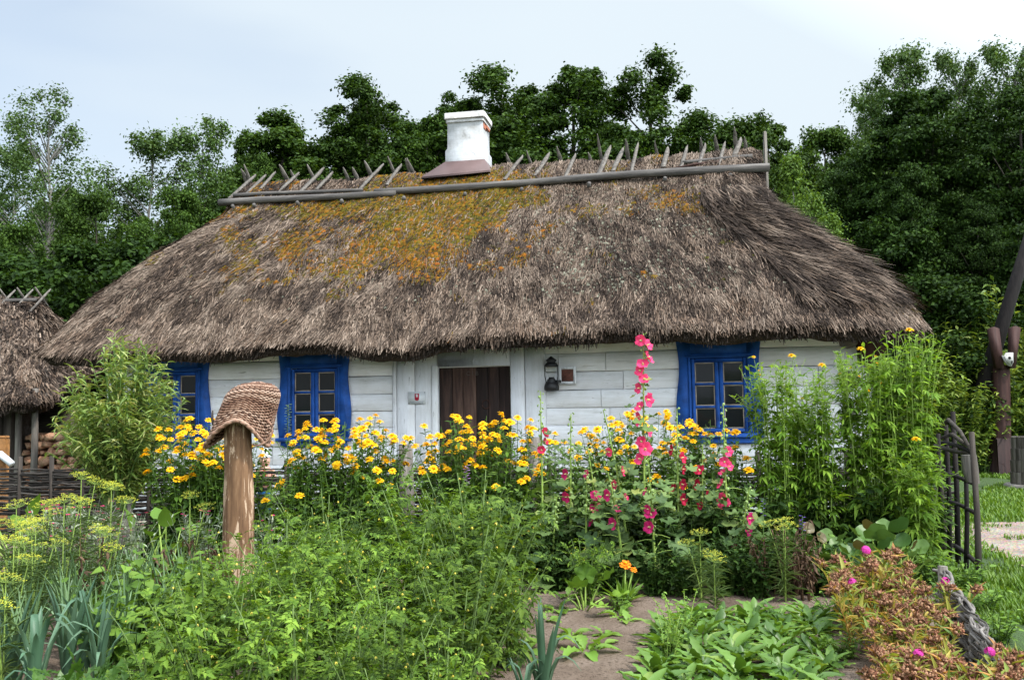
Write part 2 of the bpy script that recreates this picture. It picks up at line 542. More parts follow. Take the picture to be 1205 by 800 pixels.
MT['pale_withy'] = woodmat('pale_grey_withies', [(.2, (.04, .035, .031)), (.5, (.12, .105, .095)), (.8, (.25, .225, .205))], 'y', 2.0, .85, .6, .4)
MT['metal_brown'] = plain('brown_sheet_metal', (.12, .075, .072), .55, .4, .2, var=.15, vs=4, bstr=.05)
MT['black_iron'] = plain('black_iron', (.016, .015, .016), .5, .5, .3, var=.3)
MT['rust'] = plain('rusty_iron', (.05, .022, .016), .7, .3, .2, var=.5, vs=20)
MT['white_enamel'] = plain('white_enamel', (.62, .64, .66), .35, .5, var=.06)
MT['bone'] = plain('bleached_white', (.4, .39, .37), .7, .3, var=.1)
m, nt, b, out = newmat('lantern_glass'); b.inputs['Base Color'].default_value = (.85, .85, .83, 1); b.inputs['Transmission Weight'].default_value = 1; b.inputs['Roughness'].default_value = .05; b.inputs['IOR'].default_value = 1.1
MT['clear'] = m
# chimney: whitewash with brick showing through
m, nt, b, out = newmat('whitewashed_brick')
br = N_(nt, 'ShaderNodeTexBrick', Scale=1.0); br.offset = .5
br.inputs['Color1'].default_value = (.52, .52, .54, 1); br.inputs['Color2'].default_value = (.49, .495, .51, 1); br.inputs['Mortar'].default_value = (.47, .475, .49, 1)
br.inputs['Brick Width'].default_value = .25; br.inputs['Row Height'].default_value = .075; br.inputs['Mortar Size'].default_value = .006
tc = nt.nodes.new('ShaderNodeTexCoord'); sx = nt.nodes.new('ShaderNodeSeparateXYZ'); nt.links.new(tc.outputs['Object'], sx.inputs[0])
ad = N_(nt, 'ShaderNodeMath', operation='ADD'); nt.links.new(sx.outputs[0], ad.inputs[0]); nt.links.new(sx.outputs[1], ad.inputs[1])
cx = nt.nodes.new('ShaderNodeCombineXYZ'); nt.links.new(ad.outputs[0], cx.inputs[0]); nt.links.new(sx.outputs[2], cx.inputs[1]); nt.links.new(cx.outputs[0], br.inputs['Vector'])
n1 = noise(nt, coords(nt), 3.5, 6, .7); n2 = noise(nt, coords(nt), 1.8, 4, .6)
dirt = mixc(nt, 1.0, ramp(nt, n1, [(.3, (.42, .4, .37)), (.42, (.8, .79, .77)), (.56, (1, 1, 1))]), ramp(nt, n2, [(.38, (.72, .7, .68)), (.56, (1, 1, 1))]), 'MULTIPLY')
c = mixc(nt, 1.0, br.outputs[0], dirt, 'MULTIPLY')
nt.links.new(c, b.inputs['Base Color']); b.inputs['Roughness'].default_value = .9; b.inputs['Specular IOR Level'].default_value = .15
bump(nt, b, n1, .4, .015)
MT['chimney'] = m
MT['brick'] = plain('bare_brick', (.27, .1, .06), .9, .15, var=.4, vs=15, bstr=.5)
MT['chimney_cap'] = plain('dirty_white_cap', (.42, .405, .39), .9, .15, var=.35, vs=7, bstr=.4)
# barked post
m, nt, b, out = newmat('peeling_post')
v = coords(nt, (13, 13, 2.6)); n1 = noise(nt, v, 1.2, 7, .7, .9); n2 = noise(nt, coords(nt, (30, 30, 3)), 1.0, 5, .7)
c1 = ramp(nt, n2, [(.3, (.09, .045, .024)), (.6, (.21, .115, .06)), (.8, (.32, .195, .11))])
c2 = ramp(nt, n2, [(.3, (.38, .24, .15)), (.7, (.6, .44, .31))])
c = mixc(nt, ramp(nt, n1, [(.52, (0, 0, 0)), (.56, (1, 1, 1))]), c1, c2)
nt.links.new(c, b.inputs['Base Color']); b.inputs['Roughness'].default_value = .8; b.inputs['Specular IOR Level'].default_value = .25
bump(nt, b, n1, -.7, .02)
MT['post'] = m
MT['wicker'] = woodmat('wicker_rods', [(.1, (.07, .03, .019)), (.4, (.19, .095, .06)), (.7, (.32, .19, .13)), (.95, (.47, .32, .24))], 'x', 2, .55, .3, .9)
MT['wicker_in'] = plain('wicker_inside_shade', (.05, .025, .016), .9, .1)

# ground
m, nt, b, out = newmat('lawn_ground')
n1 = noise(nt, coords(nt), .8, 6, .6); n2 = noise(nt, coords(nt), 25, 4, .7)
c = mixc(nt, n2, ramp(nt, n1, [(.35, (.035, .075, .012)), (.6, (.06, .12, .018)), (.75, (.1, .11, .04))]), (.03, .05, .012))
nt.links.new(c, b.inputs['Base Color']); b.inputs['Roughness'].default_value = .95; bump(nt, b, n2, 1, .04)
MT['lawn'] = m
m, nt, b, out = newmat('garden_soil')
n1 = noise(nt, coords(nt), 2.2, 6, .6); n2 = noise(nt, coords(nt), 45, 5, .75)
c = ramp(nt, n1, [(.3, (.1, .07, .052)), (.5, (.17, .125, .096)), (.7, (.24, .182, .146))])
c = mixc(nt, ramp(nt, n2, [(.35, (1, 1, 1)), (.5, (0, 0, 0))]), c, (.06, .042, .03))
nt.links.new(c, b.inputs['Base Color']); b.inputs['Roughness'].default_value = .95; b.inputs['Specular IOR Level'].default_value = .1; bump(nt, b, n2, .9, .02)
MT['soil'] = m
m, nt, b, out = newmat('path_gravel')
vo = N_(nt, 'ShaderNodeTexVoronoi', Scale=38); nt.links.new(coords(nt), vo.inputs['Vector'])
n1 = noise(nt, coords(nt), 1.5, 5, .6)
c = ramp(nt, n1, [(.3, (.18, .135, .1)), (.6, (.29, .23, .185)), (.8, (.36, .3, .25))])
c = mixc(nt, .45, c, vo.outputs['Color'], 'SOFT_LIGHT')
nt.links.new(c, b.inputs['Base Color']); b.inputs['Roughness'].default_value = .95; bump(nt, b, vo.outputs['Distance'], .8, .02)
MT['gravel'] = m

LM = lambda *a, **k: leafmat(*a, **k)
MT['straw_dark'] = LM('straw_dark', [(.016, .011, .009), (.034, .024, .019), (.07, .05, .039)], .85, 0, .1, 0)
MT['straw_light'] = LM('straw_light', [(.115, .082, .06), (.185, .134, .1), (.285, .213, .163)], .7, 0, .2, 0)
MT['tomato'] = LM('tomato_leaf', [(.032, .07, .007), (.085, .158, .015), (.17, .265, .032)], .6, .33, .2, .28)
MT['tomato_stem'] = plain('tomato_stem', (.12, .18, .05), .6, .3, var=.25)
MT['helio'] = LM('heliopsis_leaf', [(.028, .065, .008), (.056, .115, .012), (.1, .175, .02)], .6, .3, .2)
MT['stem_green'] = plain('green_stem', (.09, .16, .035), .6, .3, var=.3)
MT['stem_lime'] = plain('lime_stem', (.24, .34, .07), .5, .3, var=.25)
MT['holly'] = LM('hollyhock_leaf', [(.045, .09, .022), (.08, .14, .034), (.125, .195, .052), (.22, .24, .055)], .6, .25)
MT['bud'] = LM('pale_buds', [(.2, .3, .09), (.3, .4, .14)], .6, .2)
MT['laci'] = LM('tall_plant_leaf', [(.075, .155, .014), (.145, .265, .024), (.24, .37, .045)], .6, .38, .2)
MT['dark_leaf'] = LM('dark_leaf', [(.014, .036, .006), (.028, .064, .009), (.055, .108, .015)], .6, .25, .2)
MT['willow'] = LM('willow_leaf', [(.09, .15, .03), (.16, .24, .05), (.24, .32, .085), (.28, .27, .11)], .45, .33)
MT['onion'] = LM('onion_leaf', [(.07, .13, .06), (.115, .2, .085), (.17, .27, .1)], .4, .15, .45)
MT['leek'] = LM('leek_leaf', [(.045, .1, .06), (.075, .15, .085), (.13, .215, .13)], .45, .14, .35)
MT['dill'] = LM('dill_umbel', [(.34, .36, .02), (.5, .48, .03), (.38, .42, .05)], .6, .2)
MT['dill_leaf'] = LM('dill_thread', [(.1, .17, .05), (.17, .25, .075)], .6, .2)
MT['campion'] = LM('grey_green_leaf', [(.2, .24, .16), (.34, .38, .27)], .7, .15)
MT['broad'] = LM('broad_leaf', [(.06, .13, .016), (.11, .2, .022), (.17, .28, .036)], .55, .28, .25)
MT['bergenia'] = LM('leathery_leaf', [(.04, .09, .018), (.075, .145, .027), (.12, .2, .045), (.09, .16, .035), (.06, .125, .025), (.12, .055, .025)], .42, .15, .35)
MT['chard'] = LM('chicory_leaf', [(.045, .105, .016), (.085, .175, .024), (.145, .265, .036), (.23, .33, .06)], .4, .3, .4)
MT['lettuce'] = LM('lettuce_leaf', [(.13, .25, .03), (.2, .33, .05)], .45, .35)
MT['parsley'] = LM('parsley_leaf', [(.035, .09, .012), (.07, .15, .018)], .4, .25)
MT['brownhead'] = LM('dried_flower', [(.12, .055, .032), (.25, .125, .07), (.4, .23, .135), (.3, .11, .07)], .85, .1, .1)
MT['wilt'] = LM('wilting_leaf', [(.1, .19, .03), (.24, .28, .045), (.48, .36, .08), (.42, .2, .06)], .6, .3)
MT['dry'] = LM('dry_stalk', [(.06, .03, .018), (.13, .075, .04)], .8, .1)
MT['yellow'] = LM('yellow_petal', [(.86, .46, .003), (.9, .54, .008), (.86, .4, .003)], .6, .2, .2, .05)
MT['yellow_c'] = plain('yellow_centre', (.75, .34, .008), .8, .1, var=.35, vs=90)
MT['orange'] = LM('orange_petal', [(.85, .2, .008), (.9, .3, .01)], .6, .2, .2, .05)
MT['pink'] = LM('pink_petal', [(.78, .035, .15), (.85, .07, .22)], .6, .25, .2, .08)
MT['purple_pink'] = LM('purple_pink_petal', [(.5, .03, .26), (.66, .06, .36)], .6, .2, .2, .1)
MT['magenta'] = LM('magenta_petal', [(.6, .02, .15), (.7, .03, .2)], .6, .2, .2, .1)
MT['crimson'] = LM('crimson_petal', [(.36, .01, .04), (.5, .016, .065)], .6, .2, .2, .1)
MT['lilac'] = LM('lilac_petal', [(.4, .2, .5), (.55, .28, .6)], .6, .2, .2, .1)
MT['violet'] = LM('violet_petal', [(.12, .06, .4), (.2, .1, .5)], .6, .2, .2, .1)
MT['cream'] = plain('cream_centre', (.75, .65, .3), .7, .2)
MT['pale_yellow'] = LM('pale_yellow_petal', [(.6, .5, .06), (.75, .6, .12)], .6, .25, .2)
MT['fruit'] = plain('green_fruit', (.14, .24, .05), .3, .5, var=.15)
MT['grass'] = LM('grass_blade', [(.06, .125, .01), (.105, .2, .016), (.17, .26, .034)], .5, .3)
MT['oak'] = LM('oak_leaf', [(.016, .036, .005), (.033, .07, .008), (.065, .12, .014)], .65, .25, .15)
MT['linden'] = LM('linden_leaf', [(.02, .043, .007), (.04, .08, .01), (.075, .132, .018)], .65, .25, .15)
MT['aspen'] = LM('aspen_leaf', [(.035, .072, .016), (.066, .12, .026), (.11, .175, .045)], .6, .25, .2)
MT['birch'] = LM('birch_leaf', [(.055, .11, .016), (.1, .175, .024), (.155, .245, .038)], .6, .3, .2)
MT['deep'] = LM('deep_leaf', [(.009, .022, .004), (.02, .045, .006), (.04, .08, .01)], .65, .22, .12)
MT['hedge'] = LM('hedge_leaf', [(.1, .17, .025), (.19, .285, .045), (.32, .39, .075)], .5, .35)
MT['trunk'] = woodmat('tree_bark', [(.25, (.02, .016, .013)), (.5, (.06, .05, .04)), (.8, (.12, .1, .085))], 'z', .6, .9, 1, .2)
MT['pale_trunk'] = woodmat('pale_bark', [(.25, (.05, .047, .04)), (.5, (.14, .13, .115)), (.8, (.27, .26, .235))], 'z', .6, .85, .8, .2)
MT['firewood'] = woodmat('firewood', [(.15, (.1, .04, .022)), (.45, (.32, .15, .085)), (.8, (.6, .42, .29))], 'y', 1, .85, .5, .8)
MT['stone'] = plain('stone', (.22, .2, .18), .9, .2, var=.4, vs=8, bstr=.6)
MT['blue_box'] = plain('blue_box_paint', (.02, .05, .25), .6, .3)
MT['pale_blue'] = plain('pale_blue_paint', (.3, .42, .58), .6, .3)
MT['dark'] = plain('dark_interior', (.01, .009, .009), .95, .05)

# ------------------------------------------------------------------ world and sun
SUN_EL, SUN_AZ = 56.0, 52.0    # azimuth measured from behind the camera towards the right
sd = Vector((math.sin(math.radians(SUN_AZ)) * math.cos(math.radians(SUN_EL)), -math.cos(math.radians(SUN_AZ)) * math.cos(math.radians(SUN_EL)), math.sin(math.radians(SUN_EL))))
w = bpy.data.worlds.new('World'); SC.world = w; w.use_nodes = True
nt = w.node_tree; nt.nodes.clear()
sky = nt.nodes.new('ShaderNodeTexSky'); sky.sky_type = 'NISHITA'; sky.sun_disc = False
sky.sun_elevation = math.radians(SUN_EL); sky.sun_rotation = math.atan2(sd.x, sd.y)
sky.air_density = 1.0; sky.dust_density = 1.5; sky.ozone_density = 1.0
bg1 = nt.nodes.new('ShaderNodeBackground'); bg1.inputs[1].default_value = .15; nt.links.new(sky.outputs[0], bg1.inputs[0])
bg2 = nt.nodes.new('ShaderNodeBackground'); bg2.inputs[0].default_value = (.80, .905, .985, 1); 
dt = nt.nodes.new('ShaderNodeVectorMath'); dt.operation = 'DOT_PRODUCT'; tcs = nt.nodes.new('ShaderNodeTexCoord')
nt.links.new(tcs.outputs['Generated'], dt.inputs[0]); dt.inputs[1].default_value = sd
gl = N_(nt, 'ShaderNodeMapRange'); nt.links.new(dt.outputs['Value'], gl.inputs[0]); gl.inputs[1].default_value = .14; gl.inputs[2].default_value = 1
gl.inputs[3].default_value = .69; gl.inputs[4].default_value = 3.2; nt.links.new(gl.outputs[0], bg2.inputs[1])   # thin cloud brighter towards the sun, raised out of view as wall fill
tc = nt.nodes.new('ShaderNodeTexCoord'); mp = nt.nodes.new('ShaderNodeMapping'); mp.inputs['Scale'].default_value = (1.2, 1.2, 4.5); mp.inputs['Rotation'].default_value = (.15, .35, .3)
nt.links.new(tc.outputs['Generated'], mp.inputs[0])
nz = N_(nt, 'ShaderNodeTexNoise', Scale=1.0, Detail=4, Roughness=.42, Distortion=.3); nt.links.new(mp.outputs[0], nz.inputs['Vector'])
sx = nt.nodes.new('ShaderNodeSeparateXYZ'); nt.links.new(tc.outputs['Generated'], sx.inputs[0])
ma = N_(nt, 'ShaderNodeMath', operation='MULTIPLY_ADD'); nt.links.new(sx.outputs[0], ma.inputs[0]); ma.inputs[1].default_value = .38; nt.links.new(nz.outputs['Fac'], ma.inputs[2])
msk = ramp(nt, ma.outputs[0], [(.2, (.62, .62, .62)), (.42, (.95, .95, .95)), (.58, (1, 1, 1))])
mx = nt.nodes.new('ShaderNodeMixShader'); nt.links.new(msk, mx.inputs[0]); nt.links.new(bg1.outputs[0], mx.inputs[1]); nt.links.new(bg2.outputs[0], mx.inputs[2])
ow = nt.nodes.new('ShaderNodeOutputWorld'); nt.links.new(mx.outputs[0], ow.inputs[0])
sl = bpy.data.lights.new('sun', 'SUN'); sl.energy = 2.8; sl.angle = math.radians(3); sl.color = (1, .95, .87)
so = bpy.data.objects.new('sun', sl); COL.objects.link(so); so.rotation_euler = sd.to_track_quat('Z', 'Y').to_euler(); so.location = (20, -20, 30)
vs_ = SC.view_settings; vs_.view_transform = 'Standard'; vs_.look = 'None'; vs_.gamma = 1; vs_.exposure = 0.55
SC.cycles.max_bounces = 5; SC.cycles.transparent_max_bounces = 6; SC.cycles.diffuse_bounces = 2; SC.cycles.transmission_bounces = 4
# ================================================================== COTTAGE
HY, HA = 12.3, math.radians(-11)
cot = empty('cottage', 'long whitewashed log cottage with a mossy thatched roof and blue windows', 'cottage', (0, HY, 0), HA)
HM = Matrix.Translation((0, HY, 0)) @ Matrix.Rotation(HA, 4, 'Z')
H = lambda x, y, z: HM @ Vector((x, y, z))
WX = (-5.08, -2.90, 2.77)
OPEN = [(x - .37, x + .37, 1.06, 2.2) for x in WX] + [(-1.62, .46, -1, 2.34)]


def log_row(mb, x0, x1, z0, z1, y0, y1, seed):
    """a hewn log along x: chamfered section, slightly uneven"""
    r = np.random.default_rng(seed); n = max(3, int((x1 - x0) / .3) + 1)
    xs = np.linspace(x0, x1, n); c = .013
    rings = []
    for i, x in enumerate(xs):
        dz0 = .006 * (vn(x * 1.3, seed * 3.1) - .5) * 2; dz1 = .006 * (vn(x * 1.3, seed * 5.3 + 9) - .5) * 2; dy = .012 * (vn(x * .9, seed * 7.7) - .5) * 2
        a, b_, f, k = z0 + dz0 + .002, z1 + dz1 - .002, y0 + dy, y1
        rings.append([(x, f, a + c), (x, f - .004, (a + b_) / 2), (x, f, b_ - c), (x, f + c, b_), (x, k, b_), (x, k, a), (x, f + c, a)])
    loft(mb, rings, True, 0, True, True)


mb = MB(); z = -.05; k = 0
rs = np.random.default_rng(5)
while z < 2.66:
    h = rs.uniform(.2, .27); z1 = min(z + h, 2.7)
    segs = [(-6.25, 4.52 + (rs.random() < .5) * .14 + rs.uniform(-.05, .05))]
    for (a, b_, c, d) in OPEN:
        if z1 > c + .02 and z < d - .02:
            ns = []
            for s0, s1 in segs:
                if a <= s0 or b_ >= s1: ns.append((s0, s1)) if (b_ < s0 or a > s1) else ns.append((s0, s1)); continue
                ns += [(s0, a), (b_, s1)]
            segs = ns
    for (s0, s1) in segs:
        # some logs are pieced
        cuts = [s0, s1]
        if s1 - s0 > 1.5: cuts = [s0, s0 + (s1 - s0) * rs.uniform(.3, .7), s1]
        for q in range(len(cuts) - 1):
            log_row(mb, cuts[q] + .003, cuts[q + 1] - .003, z, z1, rs.uniform(-.012, .012), .2, k); k += 1
    z = z1
mb.build('wall', [MT['white_log']], cot)
mb = MB()
for X in (4.3, -6.2):
    zz = -.05
    while zz < 2.66:
        box(mb, X, X + .18, .22, 6.0, zz, zz + .23, 0, .02); zz += .235
mb.build('side_wall', [MT['redbrown']], cot)
mb = MB(); zz = -.05
while zz < 2.66:
    box(mb, -6.2, 4.5, 5.8, 6.0, zz, zz + .23, 0, .02); zz += .235
mb.build('back_wall', [MT['white_log']], cot)
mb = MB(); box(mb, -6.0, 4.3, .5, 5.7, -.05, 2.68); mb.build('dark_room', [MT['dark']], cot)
# log ends at the right hand corner, two weathered
mb = MB()
for i, zc in enumerate((.4, .86, 1.33, 1.8, 2.28)):
    a = np.linspace(0, 2 * PI, 13)[:-1]
    rr = .095 + .012 * np.sin(a * 3 + i)
    rings = [[(4.42 + .06 * i % .1 + x, -.13 + x * 0 + rr[j] * 0, 0) for j in range(12)] for x in (0,)]
    tube(mb, [(4.38, .1, zc), (4.4, -.06, zc), (4.41, -.2 - .03 * (i % 2), zc)], [.1, .1, .09], 12, 0, True, .06)
mb.build('log_end', [MT['grey_wood']], cot)
# bracket under the eave on the right
mb = MB()
prism(mb, [(4.5, 2.2), (4.62, 1.9), (4.74, 2.0), (5.0, 2.36), (4.98, 2.52), (4.5, 2.52)], -.1, .1)
box(mb, 4.3, 5.0, -.5, -.36, 2.44, 2.56); mb.build('eave_bracket', [MT['redbrown']], cot)

# windows
def window(X, name='window'):
    hw = .525
    zs = np.linspace(1.12, 2.36, 25)
    def off(z):
        t = (2.36 - z) / 1.24
        return .024 * math.sin(t * 2 * PI * 1.15 + 2.6) + .012
    L = [(X - hw - off(z), z) for z in zs]
    mb = MB()
    inner = X - .36
    polyL = L + [(inner, 2.36), (inner, 1.12)]
    prism(mb, polyL, -.05, -.013)
    polyR = [(2 * X - p[0], p[1]) for p in polyL][::-1]
    prism(mb, polyR, -.05, -.013)
    box(mb, X - .359, X + .359, -.049, -.012, 2.11, 2.36)
    # scalloped lip along the head board
    box(mb, X - .44, X + .44, -.075, -.051, 2.12, 2.155, 0, .008)
    # thin outer edge bead
    for s in (-1, 1):
        box(mb, X + s * .385 - .012, X + s * .385 + .012, -.064, -.0505, 1.13, 2.12, 0, .005)
    so_ = mb.build('window', [MT['blue']], cot)
    mb = MB(); box(mb, X - .56, X + .56, -.12, .02, 1.06, 1.118, 0, .012); box(mb, X - .5, X + .5, -.07, -.014, .985, 1.058, 0, .01)
    mb.build('sill', [MT['blue']], so_)
    f = MB()
    z0, z1 = 1.13, 2.1
    box(f, X - .355, X - .31, -.03, .05, z0, z1, 0, .006); box(f, X + .31, X + .355, -.03, .05, z0, z1, 0, .006)
    box(f, X - .3095, X + .3095, -.03, .05, z1 - .05, z1, 0, .006); box(f, X - .3095, X + .3095, -.03, .05, z0, z0 + .05, 0, .006)
    box(f, X - .055, X - .002, -.028, .05, z0 + .051, z1 - .051, 0, .006); box(f, X + .002, X + .055, -.028, .05, z0 + .051, z1 - .051, 0, .006)
    ph = (z1 - z0 - .1 - 2 * .03) / 3
    glass = MB()
    for s in (-1, 1):
        xa, xb = (X - .309, X - .056) if s < 0 else (X + .056, X + .309)
        for r in range(3):
            pz0 = z0 + .05 + r * (ph + .03); pz1 = pz0 + ph
            if r < 2: box(f, xa, xb, -.024, .045, pz1, pz1 + .03, 0, .004)
            e = .014
            # putty bead round each pane
            box(f, xa, xa + e, .0, .02, pz0, pz1, 1); box(f, xb - e, xb, .0, .02, pz0, pz1, 1)
            box(f, xa + e, xb - e, .0, .02, pz0, pz0 + e, 1); box(f, xa + e, xb - e, .0, .02, pz1 - e, pz1, 1)
            tl = np.random.default_rng(int(X * 100) % 97 + r * 7 + s).uniform(-.004, .004, 4)
            V = [(xa + e, .014 + tl[0], pz0 + e), (xb - e, .014 + tl[1], pz0 + e), (xb - e, .014 + tl[2], pz1 - e), (xa + e, .014 + tl[3], pz1 - e)]
            glass.add(V, [(0, 1, 2, 3)])
    f.build('casement', [MT['blue'], MT['putty']], so_)
    glass.build('pane', [MT['glass']], so_)


for X in WX: window(X)

# door and its boarded frame
mb = MB()
box(mb, -1.66, -1.40, -.03, .1, -.05, 2.32, 0, .008); box(mb, -1.395, -1.07, -.022, .1, -.05, 2.32, 0, .008)
box(mb, -1.145, -1.055, -.052, -.0225, -.05, 2.1, 0, .006)
box(mb, -.03, .17, -.03, .1, -.05, 2.32, 0, .008); box(mb, .175, .46, -.022, .1, -.05, 2.32, 0, .008)
box(mb, -1.069, -.031, -.04, .1, 2.07, 2.32, 0, .008)
box(mb, -1.72, -1.665, -.045, -.014, .0, 2.3, 0, .006)
mb.build('door_frame', [MT['white_board']], cot)
mb = MB(); xs = [-1.052, -.87, -.72, -.53, -.36, -.2, -.034]
for i in range(6): box(mb, xs[i] + .002, xs[i + 1] - .002, .05 + .004 * (i % 2), .1, -.05, 2.068, 0, .005)
door = mb.build('door', [MT['door']], cot)
mb = MB(); a = np.linspace(0, 2 * PI, 25)
tube(mb, np.stack([-.39 + .055 * np.cos(a), np.full(25, .046), 1.55 + .06 * np.sin(a)], 1), .007, 6); mb.build('ring', [MT['rust']], door)
# chalked letters over the door
MT['chalk'] = plain('chalk', (.095, .08, .074), .95, .05)
def text_mesh(s, size):
    cu = bpy.data.curves.new('lettering', 'FONT'); cu.body = s; cu.size = size; cu.extrude = .0006
    o = bpy.data.objects.new('lettering', cu); COL.objects.link(o); bpy.context.view_layer.update()
    me = bpy.data.meshes.new_from_object(o.evaluated_get(bpy.context.evaluated_depsgraph_get())); bpy.data.objects.remove(o); return me
me = text_mesh('C I B', .085); me.materials.clear(); me.materials.append(MT['chalk'])
put('lettering', me, door, (-.67, .0485, 1.955), (PI / 2, 0, 0))

# ---------------------------------------------------------------- thatch
def interp(t, xs, ys): return np.interp(t, xs, ys)


def thatch(parent, fXl, fXr, fYf, fYb, fZ, seed, counts, name='roof', density=1.0, sides=(150, 46, 60, 46), mossfn=None, levels=46, L=(.07, .21), fringe=9000, bulk=.09, gy=None, wid=(.0032, .0085), smooth=4, lip=.2):
    nf, nr, nb, nl = sides
    ts = np.linspace(0, 1, levels)
    rings = []
    for t in ts:
        xl, xr, yf, yb = fXl(t), fXr(t), fYf(t), fYb(t)
        u = np.linspace(0, 1, nf, endpoint=False); p = [np.stack([xl + (xr - xl) * u, np.full(nf, yf)], 1)]
        u = np.linspace(0, 1, nr, endpoint=False); p.append(np.stack([np.full(nr, xr), yf + (yb - yf) * u], 1))
        u = np.linspace(0, 1, nb, endpoint=False); p.append(np.stack([xr + (xl - xr) * u, np.full(nb, yb)], 1))
        u = np.linspace(0, 1, nl, endpoint=False); p.append(np.stack([np.full(nl, xl), yb + (yf - yb) * u], 1))
        P = np.concatenate(p)
        if smooth:
            kx = np.arange(-smooth, smooth + 1); wts = np.exp(-(kx / (smooth * .6)) ** 2); wts /= wts.sum()
            P = sum(w_ * np.roll(P, -q, 0) for q, w_ in zip(kx, wts))
        rings.append(np.concatenate([P, np.full((len(P), 1), 0.0)], 1))
    G = np.array(rings)
    K = G.shape[1]
    for i, t in enumerate(ts): G[i, :, 2] = fZ(t, G[i, :, 0], G[i, :, 1])
    # outward normals
    du = np.roll(G, -1, 1) - np.roll(G, 1, 1); dt = np.gradient(G, axis=0)
    Nn = nrm(np.cross(du, dt))
    arc = np.concatenate([[0], np.cumsum(np.linalg.norm(np.diff(G[0], axis=0), axis=1))])
    S, Tt = np.meshgrid(arc, ts)
    d = bulk * (vn(S * 1.1, Tt * 4, seed) - .5) + bulk * .7 * (vn(S * 3.3, Tt * 9, seed + 1) - .5) + bulk * .35 * (vn(S * 8, Tt * 17, seed + 2) - .5)
    G = G + Nn * d[..., None]
    mb = MB()
    inner = G[0].copy(); cen = np.array([G[0][:, 0].mean(), G[0][:, 1].mean(), 0])
    dirn = nrm((cen - inner) * [1, 1, 0]); 
    ring_in = G[0] + dirn * lip * .8; ring_in[:, 2] -= lip
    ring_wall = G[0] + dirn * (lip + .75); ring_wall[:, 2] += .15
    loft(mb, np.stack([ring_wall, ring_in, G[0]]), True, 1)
    loft(mb, G, True, 0)
    # straws
    def sample(n, k0, k1, tlo=0.0, thi=1.0):
        kf = rng.uniform(k0, k1, n) % K; lf = rng.uniform(tlo, thi, n) * (levels - 1.001)
        ki = np.floor(kf).astype(int) % K; k2 = (ki + 1) % K; li = np.floor(lf).astype(int); fk = (kf - np.floor(kf))[:, None]; fl = (lf - li)[:, None]
        p = (G[li, ki] * (1 - fk) + G[li, k2] * fk) * (1 - fl) + (G[li + 1, ki] * (1 - fk) + G[li + 1, k2] * fk) * fl
        dn = G[li, ki] - G[np.minimum(li + 1, levels - 1), ki]; fr_ = (ki > 8) & (ki < nf - 12); dn[fr_, 0] *= .35; dn = nrm(dn)
        return p, nrm(Nn[li, ki]), dn, lf / (levels - 1), arc[ki]
    ofs = np.cumsum([0, nf, nr, nb, nl])
    for si, n in enumerate(counts):
        if not n: continue
        p, nn, dn, tt, ss = sample(n, ofs[si] - 3, ofs[si + 1] + 3)
        lat = nrm(np.cross(nn, dn))
        coh = (vn(ss * 2.6, tt * 9, seed + 5) - .5) * .45
        dd = nrm(dn + lat * (coh + rng.normal(0, .17, n))[:, None] + np.array([0, 0, 1]) * rng.normal(0, .05, n)[:, None])
        Ln = rng.uniform(*L, n); Wd = rng.uniform(*wid, n)
        lift0 = rng.uniform(-.01, .04, n); lift1 = rng.uniform(.0, .05, n)
        A = p + nn * lift0[:, None]; B = p + dd * Ln[:, None] + nn * lift1[:, None]
        tw = nrm(lat + nn * rng.normal(0, .5, n)[:, None]) * Wd[:, None]
        V = np.stack([A - tw, A + tw, B + tw * .6, B - tw * .6], 1).reshape(-1, 3)
        q = np.arange(n * 4).reshape(n, 4)
        tone = .55 * vn(ss * 5.5, tt * 15, seed + 7) + .3 * vn(ss * 15, tt * 34, seed + 8) + .25 * vn(ss * .9, tt * 3, seed + 6) + rng.normal(0, .13, n)
        mat = np.where(tone < .42, 4, np.where(tone > .7, 5, 2))
        if mossfn is not None:
            mm = rng.random(n) < mossfn(p, tt) * .6; mat[mm] = 3
        mb.add(V, q, mat)
    # fringe hanging over the eave
    n = fringe
    p, nn, dn, tt, ss = sample(n, ofs[0] - nl * .6, ofs[2] + 5, 0, .03)
    lo = .6 + .9 * vn(ss * 2.6, ss * 0, seed + 9)
    Ln = rng.uniform(.05, .19, n) * lo
    back = rng.uniform(-.04, .16, n)
    A = p - nn * back[:, None] + dn * .0
    dd = nrm(dn + np.array([0, 0, -.5]) * rng.random(n)[:, None] + rng.normal(0, .12, (n, 3)))
    B = A + dd * Ln[:, None]
    tw = nrm(np.cross(dd, nn)) * rng.uniform(.004, .011, n)[:, None]
    V = np.stack([A - tw, A + tw, B + tw * .5, B - tw * .5], 1).reshape(-1, 3)
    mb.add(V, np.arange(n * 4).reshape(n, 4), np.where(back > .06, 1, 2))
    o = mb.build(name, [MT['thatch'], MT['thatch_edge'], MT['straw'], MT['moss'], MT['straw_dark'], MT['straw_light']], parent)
    return o, sample, ofs


RXl = lambda t: interp(t, [0, .26, .52, .77, 1], [-7.0, -6.75, -6.2, -5.45, -5.38])
RXr = lambda t: interp(t, [0, .22, .45, .62, .8, 1], [5.24, 4.86, 4.18, 3.66, 3.6, 3.6])
RYf = lambda t: -.74 + 3.5 * t
RYb = lambda t: 6.34 - 3.5 * t
def RZ(t, x, y):
    dip = -.13 * np.exp(-((x + 1.5) / .75) ** 2) + .06 * np.exp(-((x - .3) / .9) ** 2) - .05 * np.exp(-((x + 4.5) / 1.2) ** 2)
    return 2.45 + 3.2 * t + dip * (1 - t) ** 6 + .04 * math.sin(t * PI) * np.sin(x * .9)


